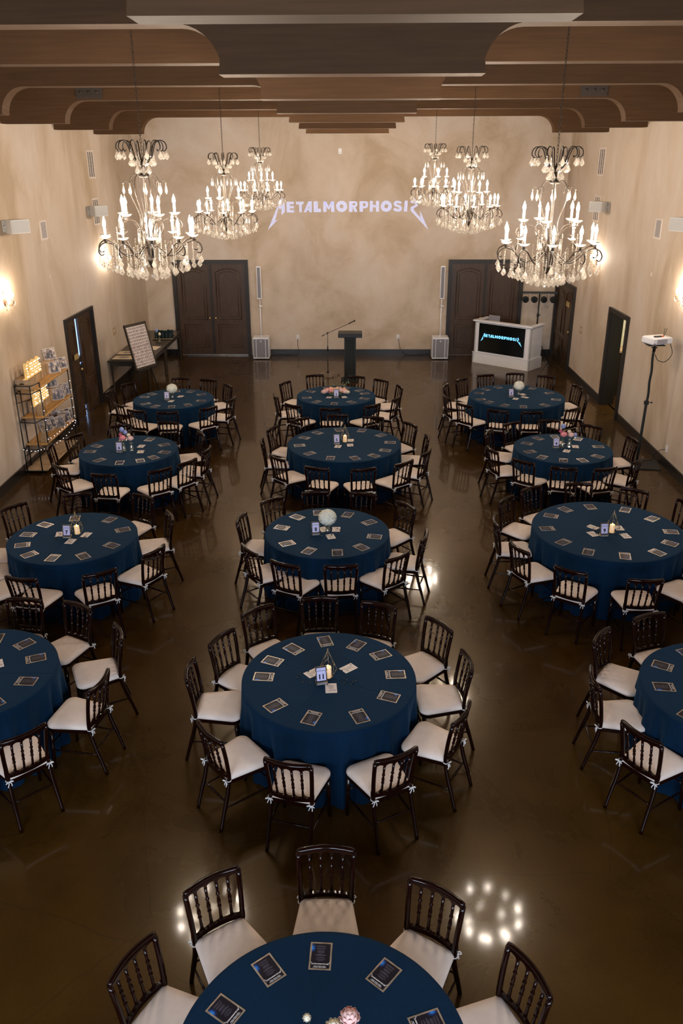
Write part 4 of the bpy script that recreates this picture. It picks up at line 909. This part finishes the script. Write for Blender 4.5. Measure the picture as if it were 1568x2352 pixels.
# ------------------------------------------------------------------ column speakers
def column_speaker(label, x, lean):
    t = thing('column_speaker', label, 'speaker', (x, 22.49, 0), 0, 'white column speaker systems')
    b = MB(); b.box((0, 0, .31), (.44, .40, .58), None, .012); b.build('subwoofer', M_WHITE, t)
    b = MB(); b.box((0, -.204, .31), (.235, .008, .50)); [b.box((s*.168, -.203, .31), (.070, .006, .50)) for s in (-1, 1)]; b.build('sub_grille', M_GRILLE, t)
    b = MB(); b.lathe([(.022, 0), (.022, .006)], 12, M=Matrix.Translation((0, -.208, .50)) @ RXZ); b.build('badge', M_WHITE, t)
    for s_ in (-.17, .17):
        b = MB(); b.box((s_, 0, .01), (.04, .30, .02)); b.build('foot', M_BLACK, t)
    b = MB(); b.tube([(0, 0, .60), (0, 0, 1.40)], .018, 10); b.tube([(0, 0, 1.40), (0, 0, 1.62)], .013, 10); b.lathe([(.03, .6), (.03, .615)], 12); b.build('pole', M_WHITE, t)
    b = MB(); b.box((.03, 0, 1.41), (.06, .02, .03)); b.lathe([(.026, 1.38), (.026, 1.44)], 10); b.build('pole_clamp', M_WHITE, t)
    b = MB(); b.box((0, 0, 2.03), (.12, .13, .85), None, .006); b.build('column_box', M_WHITE, t)
    b = MB(); b.box((0, -.067, 2.03), (.082, .008, .79)); b.build('column_grille', M_GRILLE, t)
column_speaker('white column speaker left of the podium, beside the left double door', -2.595, 0); column_speaker('white column speaker right of the podium, beside the right double door', 2.29, 0)

# ------------------------------------------------------------------ podium and microphone
t = thing('podium', 'black podium in the middle before the back wall', 'podium', (-.145, 19.95, 0))
b = MB(); b.box((0, 0, .02), (.44, .40, .04), None, .008); b.build('base', M_BLACKF, t)
b = MB(); b.box((0, 0, .56), (.285, .26, 1.06)); b.build('column', M_BLACKF, t)
b = MB()
for s_ in (-1, 1): b.box((s_*.125, -.133, .56), (.02, .012, 1.04))
b.box((0, -.133, 1.06), (.27, .012, .02)); b.box((0, -.133, .06), (.27, .012, .02)); b.build('front_trim', M_BLACK, t)
b = MB(); b.box((0, 0, 1.14), (.58, .42, .10), Matrix.Rotation(radians(0), 4, 'X'), .008); b.build('reading_top', M_BLACK, t)
t = thing('microphone_stand', 'black boom microphone stand leaning over beside the podium', 'microphone stand', (-.71, 20.48, 0))
b = MB(); b.tube([(0, 0, .10), (0, 0, .70)], .010, 8); b.tube([(0, 0, .70), (0, 0, 1.06)], .007, 8); b.lathe([(.016, .62), (.016, .74)], 8); b.build('pole', M_BLACK, t)
b = MB(); b.lathe([(.03, .06), (.022, .13)], 10); b.build('tripod_hub', M_BLACK, t)
for a in (0, -62, 178):
    q = radians(a); b = MB(); b.tube([(0, 0, .10), (.27*cos(q), .27*sin(q)*1.0, .015)], .008, 6); lg = b.build('leg', mat('chrome', (.55, .5, .45), .25, metal=.9) if 'chrome' not in MATS else MATS['chrome'], t)
    b = MB(); b.ball((.275*cos(q), .275*sin(q), .016), .016, 8, 6); b.build('rubber_foot', M_BLACK, lg)
b = MB(); b.tube([(-.14, 0, .99), (0, -.02, 1.07), (.56, -.06, 1.32)], .0065, 8); b.tube([(-.14, 0, .99), (-.09, -.005, 1.02)], .012, 8); b.build('boom_arm', M_BLACK, t)
b = MB(); b.lathe([(.02, -.02), (.02, .02)], 10, (0, -.01, 1.07)); b.build('boom_clamp', M_BLACK, t)
b = MB(); b.tube([(.52, -.055, 1.305), (.64, -.065, 1.365)], .014, 8); b.ball((.665, -.067, 1.378), .024, 8, 6); b.build('microphone', M_BLACK, t)

# ------------------------------------------------------------------ booth with screen
A_ = Vector((3.13, 22.03)); B_ = Vector((4.44, 20.93)); W_ = (B_-A_).length; yaw = atan2((B_-A_).y, (B_-A_).x)
mid = (A_+B_)/2; t = thing('presenter_booth', 'white booth with a large black screen on its front', 'booth', (mid.x, mid.y, 0), yaw)
D_ = .66   # local: x along the front, y into depth (away from viewer), front at y=0
b = MB(); b.box((0, .02, .14), (W_, .04, .28)); b.box((W_/2-.02, D_/2, .14), (.04, D_, .28)); b.box((-W_/2+.02, D_/2, .14), (.04, D_, .28)); b.box((0, -.006, .285), (W_+.012, .02, .012)); b.build('plinth', M_WHITE, t)
b = MB(); b.box((0, .045, .69), (W_-.05, .04, .82)); b.box((W_/2-.045, D_/2, .69), (.04, D_-.05, .82)); b.box((-W_/2+.045, D_/2, .69), (.04, D_-.05, .82)); b.build('panel', M_WHITE, t)
b = MB(); b.box((0, .06, 1.115), (W_+.05, .18, .035), None, .006); b.box((W_/2-.05, D_/2, 1.115), (.14, D_+.02, .034), None, .006); b.box((-W_/2+.05, D_/2, 1.115), (.14, D_+.02, .034), None, .006); b.build('top_ledge', M_WHITE, t)
b = MB(); b.box((0, .40, .82), (W_-.1, .5, .03)); b.build('inner_shelf', M_WHITE, t)
b = MB(); b.box((-.01, .018, .69), (1.36, .03, .74)); b.build('screen', M_SCREEN, t)
b = MB(); logo(b, 1.22, plane_on(-.01, .0015, .76, 0), .001); b.build('screen_lettering', M_LOGO_S, t)
for y_ in (.20, .44):
    b = MB(); b.ball((W_/2-.02, y_, .66), .012, 8, 6); b.build('stud', M_WHITE, t)
lp = (Matrix.Translation((mid.x, mid.y, 0)) @ Matrix.Rotation(yaw, 4, 'Z'))
c = lp @ Vector((-.40, .26, .835)); t = thing('laptop', 'grey laptop open on the white booth', 'laptop', c, yaw)
b = MB(); b.box((0, .0, .31), (.33, .012, .22), Matrix.Rotation(0, 4, 'X'), .004); b.build('lid', M_GRILLE, t); b = MB(); b.box((0, .12, .195), (.33, .23, .016), None, .004); b.build('keyboard_base', M_GRILLE, t)
b = MB(); b.box((0, .12, .09), (.36, .25, .18)); b.build('riser', M_BLACK, t)
c = lp @ Vector((.55, .30, .835)); t = thing('mixing_desk', 'small black controller on the white booth', 'mixer', c, yaw)
b = MB(); b.box((0, 0, .03), (.42, .3, .06), None, .01); b.build('case', M_BLACK, t); b = MB(); [b.lathe([(.012, .06), (.010, .08)], 8, (-.15+.06*i, -.05+.1*j, 0)) for i in range(6) for j in range(2)]; b.build('knobs', M_GRILLE, t)
# light bar
t = thing('light_bar_stand', 'black light bar on a stand with four round lamps', 'stage light', (4.84, 22.22, 0), radians(-4))
b = MB(); b.tube([(0, 0, .35), (0, 0, 1.78)], .022, 8); b.lathe([(.032, 1.18), (.032, 1.26)], 8); b.build('pole', M_BLACK, t)
b = MB(); b.box((.04, 0, 1.22), (.06, .02, .02)); b.build('clamp_knob', M_BLACK, t)
for a in (90, 210, 330):
    q = radians(a); b = MB(); b.tube([(0, 0, .70), (.42*cos(q), .30*sin(q), .012)], .012, 6); b.build('leg', M_BLACK, t)
b = MB(); b.box((0, 0, 1.80), (.90, .05, .05)); b.build('crossbar', M_BLACK, t)
for i, x in enumerate((-.36, -.13, .12, .36)):
    lm = MB(); lm.lathe([(.06, 0), (.085, .02), (.085, .09), (.06, .11)], 14, M=Matrix.Translation((x, .04, 1.62)) @ RXZ); l_ = lm.build('spotlight', M_BLACKF, t)
    b = MB(); b.tube([(x-.08, 0, 1.62), (x-.08, 0, 1.76), (x+.08, 0, 1.76), (x+.08, 0, 1.62)], .006, 5); b.build('yoke', M_BLACK, l_)
    b = MB(); b.lathe([(.001, 0), (.055, .0)], 14, M=Matrix.Translation((x, -.072, 1.62)) @ RXZ, cap=False); b.build('lens', M_SCREEN, l_)
for i, x in enumerate((-.30, .0, .42)):
    pass

# ------------------------------------------------------------------ projector on stand
t = thing('projector_stand', 'tall black pole stand carrying the projector by the right wall', 'stand', (5.0, 13.80, 0))
b = MB(); b.box((.08, .02, .010), (.56, .52, .02), Matrix.Rotation(radians(-8), 4, 'Z'), .004); b.build('base_plate', M_CARPET, t)
b = MB(); b.tube([(-.02, 0, .02), (0, 0, 1.15)], .024, 10); b.tube(spline([(.0, 0, 1.10), (.012, 0, 1.3), (0, 0, 1.5), (.01, 0, 1.7), (-.006, 0, 1.9), (.0, 0, 2.10)], 3), .020, 10); b.build('pole', M_BLACKF, t)
b = MB(); b.box((0, 0, 1.14), (.07, .05, .07), None, .005); b.tube([(.03, 0, 1.14), (.085, 0, 1.14)], .008, 6); b.ball((.09, 0, 1.14), .02, 8, 6, (.5, 1, 1)); b.build('height_clamp', M_BLACK, t)
b = MB(); b.lathe([(.026, 2.02), (.026, 2.08), (.05, 2.085), (.05, 2.095), (.02, 2.10)], 12); b.box((0, 0, 2.14), (.28, .24, .012)); b.tube([(0, 0, 2.09), (0, 0, 2.14)], .018, 8); b.build('mounting_head', M_BLACK, t)
t = thing('projector', 'white projector on top of the tall black stand', 'projector', (5.04, 13.84, 2.146), radians(20))
b = MB(); b.box((0, 0, .065), (.40, .30, .115), None, .02); b.build('case', M_WHITE, t)
b = MB(); [b.box((-.10+.025*i, -.151, .062), (.014, .004, .075)) for i in range(8)]; b.box((-.165, -.151, .03), (.05, .004, .014)); b.build('vent_slots', M_GRILLE, t)
b = MB(); b.box((.201, .02, .065), (.004, .24, .085)); b.build('port_panel', M_GRILLE, t)
b = MB(); b.lathe([(.035, 0), (.035, .03)], 14, M=Matrix.Translation((-.10, .18, .065)) @ RXZ); b.build('lens', M_SCREEN, t)
t = thing('wireless_receiver', 'black and orange receiver with two aerials on the projector', 'receiver', (5.04, 13.80, 2.269), radians(20))
b = MB(); b.box((-.03, -.02, .010), (.13, .05, .02), None, .003); b.build('case', M_BLACK, t); b = MB(); b.box((.055, -.02, .010), (.045, .045, .020), None, .003); b.build('orange_end', M_ORANGE, t)
for x, tx in ((.085, .005), (.098, .035)):
    b = MB(); b.tube([(x, -.02, .01), (x+tx, -.02, .135)], .005, 6); b.build('aerial', M_BLACK, t)
cord('signal_cable', 'black cable looping below the projector to its pole', [(5.22, 13.82, 2.20), (5.27, 13.80, 2.12), (5.30, 13.78, 1.98), (5.20, 13.76, 1.86), (5.08, 13.78, 1.88), (5.02, 13.78, 1.98)], .006)
cord('power_cord', 'black cord from the outlet behind the projector stand', [(XR-.02, 13.71, .32), (XR-.10, 13.72, .31), (XR-.16, 13.80, .20), (XR-.14, 13.95, .04), (5.15, 13.95, .03)], .006)

# ------------------------------------------------------------------ long dark tables on the left, frames, easel
def console(label, y0, y1):
    t = thing('console_table', label, 'table', ((-5.725-4.745)/2, (y0+y1)/2, 0), 0, 'dark tables along the left wall'); w_, l_ = .98, y1-y0-.006
    b = MB(); b.box((0, 0, .765), (w_, l_, .03), None, .004); b.build('table_top', M_TABLEW, t)
    b = MB(); b.box((0, -l_/2+.05, .70), (w_-.10, .02, .10)); b.box((0, l_/2-.05, .70), (w_-.10, .02, .10)); b.box((w_/2-.05, 0, .70), (.02, l_-.1, .10)); b.box((-w_/2+.05, 0, .70), (.02, l_-.1, .10)); b.build('apron', M_TABLEW, t)
    for sx in (-1, 1):
        for sy in (-1, 1):
            b = MB(); b.lathe([(.022, 0), (.035, .75)], 4, (sx*(w_/2-.07), sy*(l_/2-.07), 0), smooth=False); b.build('leg', M_TABLEW, t)
console('dark wooden table along the left wall, nearer half', 18.62, 20.50); console('dark wooden table along the left wall, farther half', 20.50, 22.38)
for i, (lb, x, y, w_, h, rz) in enumerate((('framed pale print lying at the near end of the dark table', -5.42, 18.93, .50, .42, 0), ('second framed pale print lying on the dark table', -5.46, 19.45, .48, .40, .03), ('white sheet lying on the dark table beside the easel', -4.98, 20.02, .26, .40, -.1))):
    t = thing('framed_print', lb, 'print', (x, y, .781), rz)
    b = MB(); b.box((0, 0, .006), (w_, h, .012), None, .002); b.build('frame', M_TABLEW if i < 2 else M_PAPER, t); b = MB(); b.box((0, 0, .0125), (w_-.02, h-.02, .002)); b.build('mat_board', mat('warm_paper', (.72, .60, .42), .5, vary=.04) if 'warm_paper' not in MATS else MATS['warm_paper'], t)
    if i < 2:
        b = MB(); [b.box((0, .10-.022*r_, .0140), (.24*(1-.3*abs(r_-4)/4), .008, .0006)) for r_ in range(9)]; b.build('print_lines', M_INKG, t)
gl = None
t = thing('decor_tray', 'black tray of dark glasses and ribbons on the far dark table', 'tray', (-4.98, 21.30, .781))
b = MB(); b.box((0, 0, .01), (.52, .50, .02), None, .004); b.build('tray', M_BLACK, t); b = MB()
for sx, sy, lx, ly in ((0, -.25, .52, .01), (0, .25, .52, .01), (-.26, 0, .01, .5), (.26, 0, .01, .5)): b.box((sx, sy, .03), (lx, ly, .02))
b.build('tray_rim', M_GOLD, t)
n_ = 0
for i in range(5):
    for j in range(3):
        b = MB(); h = .15+.03*((i*7+j*3) % 4)/4; b.lathe([(.030, 0), (.034, h*.4), (.040, h)], 8, cap=False); b.lathe([(.001, .004), (.03, .004)], 8, cap=False)
        o = b.build('dark_glass', M_GEM, None, (-5.16+.09*i, 21.13+.14*j, .802)); tag(o, 'dark drinking glass crowded on the black tray', 'glass', 'dark glasses on the tray')
v = make_vase(.14, P_BUD).build('bud_vase', M_GLASS, None, (-4.98, 20.72, .781)); tag(v, 'clear vase with yellow and violet flowers on the dark table', 'vase')
flower('yellow_flower', 'yellow blooms in the vase on the dark table', (-4.96, 20.70, 1.00), (-4.98, 20.72, .79), M_CREAM, .035, 30, .016, 1.5); flower('violet_flower', 'violet blooms in the vase on the dark table', (-5.04, 20.74, 1.08), (-4.98, 20.72, .79), M_BLUEF, .040, 30, .018, 1.6)
# easel
M = plane_on(-4.81, 18.2, 1.22, radians(61.8), radians(13.9))
t = thing('photo_board', 'tall framed board covered in small portrait photos on the easel', 'photo board', (-4.81, 18.2, 1.22)); MI = Matrix.Translation((4.81, -18.2, -1.22)) @ M
b = MB(); w_, h = .686, 1.0
b.box((0, 0, -.012), (w_, h, .018), MI)
for c, d in (((0, h/2-.03, .004), (w_, .06, .02)), ((0, -h/2+.022, .004), (w_, .044, .02)), ((w_/2-.018, 0, .004), (.036, h, .02)), ((-w_/2+.018, 0, .004), (.036, h, .02))): b.box(c, d, MI)
b.build('frame', M_TABLEW, t)
b = MB(); b.box((0, -.008, -.001), (w_-.07, h-.10, .006), MI); b.build('backing_card', M_PAPER, t)
random.seed(12); b = MB(); rows, cols = 13, 11; gw, gh = (w_-.09)/cols, (h-.13)/rows
for r_ in range(rows):
    for c_ in range(cols): b.box((-(w_-.09)/2+gw*(c_+.5), -(h-.13)/2+gh*(r_+.5)-.008, .0025), (gw*random.uniform(.6, .96), gh*random.uniform(.6, .92), .001), MI)
b.build('portrait_grid', M_COLL, t)
t = thing('easel', 'black tripod easel holding the framed photo board', 'easel', (-4.81, 18.2, 0)); rr = Vector((cos(radians(61.8)), sin(radians(61.8)), 0)); nn = Vector((sin(radians(61.8)), -cos(radians(61.8)), 0))
for s_ in (-1, 1):
    b = MB(); b.tube([rr*(.30*s_)+nn*.20, rr*(.06*s_)-nn*.12+Vector((0, 0, 1.62))], .012, 6); b.build('leg', M_BLACK, t)
b = MB(); b.tube([nn*-.42, nn*-.13+Vector((0, 0, 1.58))], .012, 6); b.build('leg', M_BLACK, t)
b = MB(); b.tube([rr*-.30+nn*.155+Vector((0, 0, .715)), rr*.30+nn*.155+Vector((0, 0, .715))], .014, 6); b.build('ledge', M_BLACK, t)

# ------------------------------------------------------------------ display rack
t = thing('display_rack', 'black pipe and pine shelf rack against the left wall', 'shelf rack', (-5.53, 14.1, 0)); ox, oy = 5.53, -14.1
def rp(x, y, z): return (x+ox, y+oy, z)
POSTS = [(-5.70, 13.50), (-5.36, 13.52), (-5.70, 14.95), (-5.36, 14.95), (-5.69, 13.27), (-5.42, 13.24)]
for x, y in POSTS: b = MB(); b.tube([rp(x, y, 0), rp(x, y, 1.55)], .012, 8); b.lathe([(.026, 0), (.026, .008)], 10, rp(x, y, 0)); b.build('post', M_BLACK, t)
for z in (.47, .95, 1.45):
    b = MB(); b.box(rp(-5.53, 14.2, z), (.36, 1.52, .032), None, .008); b.build('shelf_board', M_SHELF, t)
b = MB(); b.box(rp(-5.53, 14.1, .06), (.38, 1.66, .03), None, .008); b.build('bottom_board', M_CRATE, t)
b = MB()
for z in (.44, .92, 1.42, 1.55):
    b.tube([rp(*p, z) for p in ((-5.70, 13.50), (-5.69, 13.27), (-5.42, 13.24), (-5.36, 13.52))], .011, 6); b.tube([rp(-5.70, 14.95, z), rp(-5.36, 14.95, z)], .010, 6)
b.tube([rp(-5.71, 13.30, 1.24), rp(-5.71, 14.95, 1.0)], .007, 5); b.tube([rp(-5.71, 13.30, .30), rp(-5.71, 14.95, .12)], .007, 5); b.tube([rp(-5.71, 13.30, .10), rp(-5.71, 13.55, .45)], .007, 5)
b.build('rail', M_BLACK, t)
for z, lb in ((1.466, 'top'), (.966, 'second')):
    t = thing('wooden_crate', 'long pale wooden riser at the back of the %s rack shelf' % lb, 'crate', (-5.62, 14.25, z)); b = MB(); b.box((0, 0, .095), (.15, 1.05, .19)); b.build('crate_body', M_CRATE, t)
    b = MB(); [b.box((.0765, -.40+.27*i, .095), (.004, .012, .17)) for i in range(4)]; b.build('crate_slat_gap', M_TABLEW, t)
t = thing('storage_box', 'pale box with a dark handle slot on the near end of the top shelf', 'box', (-5.58, 13.52, 1.467)); b = MB(); b.box((0, 0, .08), (.26, .28, .16)); b.build('box_body', M_CRATE, t); b = MB(); b.box((-.02, -.141, .09), (.07, .004, .02)); b.build('handle_slot', M_BLACK, t)
def marquee(label, txt, y0, z0, hh):
    w_ = .135; t = thing('marquee_number', label, 'marquee light', (-5.50, y0, z0), 0, 'lit marquee numbers')
    M = Matrix.Rotation(radians(90), 4, 'Z') @ RXZ      # x -> +Y, y -> Z, z -> +X
    x = 0
    for i, c in enumerate(txt):
        b = MB(); tv, tf = text_polys(c, hh*1.38, .05, .010); b.add(tv, tf, False, M @ Matrix.Translation((x+w_/2, 0, 0))); d = b.build('digit', M_MARQ, t)
        cw, chh = w_/3, hh/5
        for r_, row in enumerate(DIG[c]):
            for k_, bit in enumerate(row):
                if bit == '1': p = M @ Vector((x+cw*(k_+.5), hh-chh*(r_+.5), .058)); b = MB(); b.ball((0, 0, 0), .0075, 6, 4); b.build('bulb', M_MARQB, d, p)
        x += w_*1.3
    b = MB(); b.box((.025, x/2-.02, -.008), (.06, x+.02, .014)); b.build('sign_base', M_MARQ, t)
marquee('glowing warm marquee numbers 1986 on the top shelf', '1986', 13.26, 1.675, .23); marquee('glowing warm marquee numbers on the second shelf', '2006', 13.42, 1.175, .22)
M_PIC2 = mat('photo_dark_tone', (.035, .025, .022), .4, vary=.4, scale=40)
cards = [('upper left of the three on the top shelf', -5.60, 14.80, 1.66, 8), ('rightmost of the three on the top shelf', -5.44, 14.86, 1.47, 14), ('in front on the top shelf', -5.46, 14.55, 1.47, 14),
 ('at the back of the second shelf', -5.62, 14.75, 1.16, 10), ('rightmost on the second shelf', -5.45, 14.92, .97, 10), ('behind the front one on the second shelf', -5.50, 14.72, .97, 12), ('frontmost on the second shelf', -5.47, 14.56, .97, 12),
 ('at the back of the third shelf', -5.62, 14.70, .52, 16), ('rightmost on the third shelf', -5.48, 14.93, .487, 14), ('second from the right on the third shelf', -5.45, 14.72, .487, 18), ('in front on the third shelf', -5.46, 14.40, .487, 26), ('leftmost on the third shelf', -5.60, 14.15, .487, 26), ('behind the leftmost on the third shelf', -5.60, 14.34, .487, 24)]
for lb, x, y, z, yw in cards:
    t = thing('photo_card', 'square vintage photo card, '+lb, 'photo', (x, y, z), 0, 'photo cards on the rack')
    M = plane_on(0, 0, .105, radians(22), radians(8)) @ Matrix.Rotation(radians(8 if yw < 20 else 14), 4, 'Z')
    b = MB(); b.box((0, 0, 0), (.21, .21, .004), M); b.build('card', M_PAPER, t); b = MB(); b.box((0, 0, .003), (.195, .195, .002), M); p = b.build('picture', M_PIC, t)
    b = MB(); [b.box((-.085+.012*i, .085-.012*j, .0045), (.007, .007, .0005), M) for i in range(4) for j in range(4)]; [b.box((.05+.012*i, .085-.012*j, .0045), (.007, .007, .0005), M) for i in range(4) for j in range(3)]
    b.lathe([(.001, 0), (.007, 0)], 8, M=M @ Matrix.Translation((-.085, -.085, .0047)), cap=False); b.lathe([(.001, 0), (.007, 0)], 8, M=M @ Matrix.Translation((.085, -.085, .0047)), cap=False)
    b.build('caption_dots', M_PAPER, p)
    b = MB(); random.seed(int(y*100)); 
    for q in range(2):
        fx_ = -.045+.075*q+random.uniform(-.015, .015); sc_ = random.uniform(.8, 1.15)
        b.prism([(fx_-.022*sc_, -.075), (fx_+.022*sc_, -.075), (fx_+.020*sc_, -.02), (fx_+.008*sc_, -.002), (fx_-.008*sc_, -.002), (fx_-.020*sc_, -.02)], .0006, M @ Matrix.Translation((0, 0, .0041)))
        b.prism([(fx_+.012*sc_*cos(w__*pi/5), .010+.014*sc_*sin(w__*pi/5)) for w__ in range(10)], .0006, M @ Matrix.Translation((0, 0, .0041)))
    b.build('dark_figures', M_PIC2, p)
# geometric glass cloches on the lower shelves
for lb, y, z in (('second', 13.62, .967), ('third', 13.60, .487)):
    b = MB(); P0 = [(-.07, -.07, 0), (.07, -.07, 0), (.07, .07, 0), (-.07, .07, 0)]
    for i in range(4): b.tube([P0[i], P0[(i+1) % 4]], .0025, 4); b.tube([P0[i], (0, 0, .36)], .0025, 4)
    t = thing('glass_pyramid', 'tall gold-edged glass pyramid lantern on the %s rack shelf' % lb, 'lantern', (-5.43, y, z)); b.build('gold_edges', M_GOLD, t)
    g = MB(); g.add([(-.068, -.068, .002), (.068, -.068, .002), (.068, .068, .002), (-.068, .068, .002), (0, 0, .355)], [(0,1,4),(1,2,4),(2,3,4),(3,0,4)]); g.build('glass_panes', M_GLASS, t)
# fairy lights
t = thing('fairy_lights', 'string of tiny white lights draped along the bottom rack shelf', 'string lights', (-5.36, 14.0, .4))
PF = spline([(-5.68, 13.22, .45), (-5.5, 13.20, .43), (-5.38, 13.26, .44), (-5.34, 13.55, .40), (-5.33, 13.95, .36), (-5.33, 14.4, .35), (-5.33, 14.8, .40), (-5.34, 14.95, .46), (-5.34, 14.6, .50), (-5.36, 14.25, .50), (-5.36, 13.9, .50), (-5.40, 13.6, .50)], 8)
PF = [p-Vector((-5.36, 14.0, .4)) for p in PF]
b = MB(); b.tube(PF, .0018, 4); b.build('wire', M_BLACK, t)
fm = MB(); fm.octa((0, 0, 0), .0055); fm = fm.mesh('light_bulb', M_FAIRY)
for i, p in enumerate(PF[::3]):
    o = bpy.data.objects.new('light_bulb', fm); COL.objects.link(o); o.parent = t; o.location = p+Vector((.004, 0, .003))
for x, y in ((-5.36, 13.52), (-5.36, 14.95)):
    for i in range(5):
        o = bpy.data.objects.new('light_bulb', fm); COL.objects.link(o); o.parent = t; o.location = Vector((x+.018, y-.01, .55+.17*i))-Vector((-5.36, 14.0, .4))
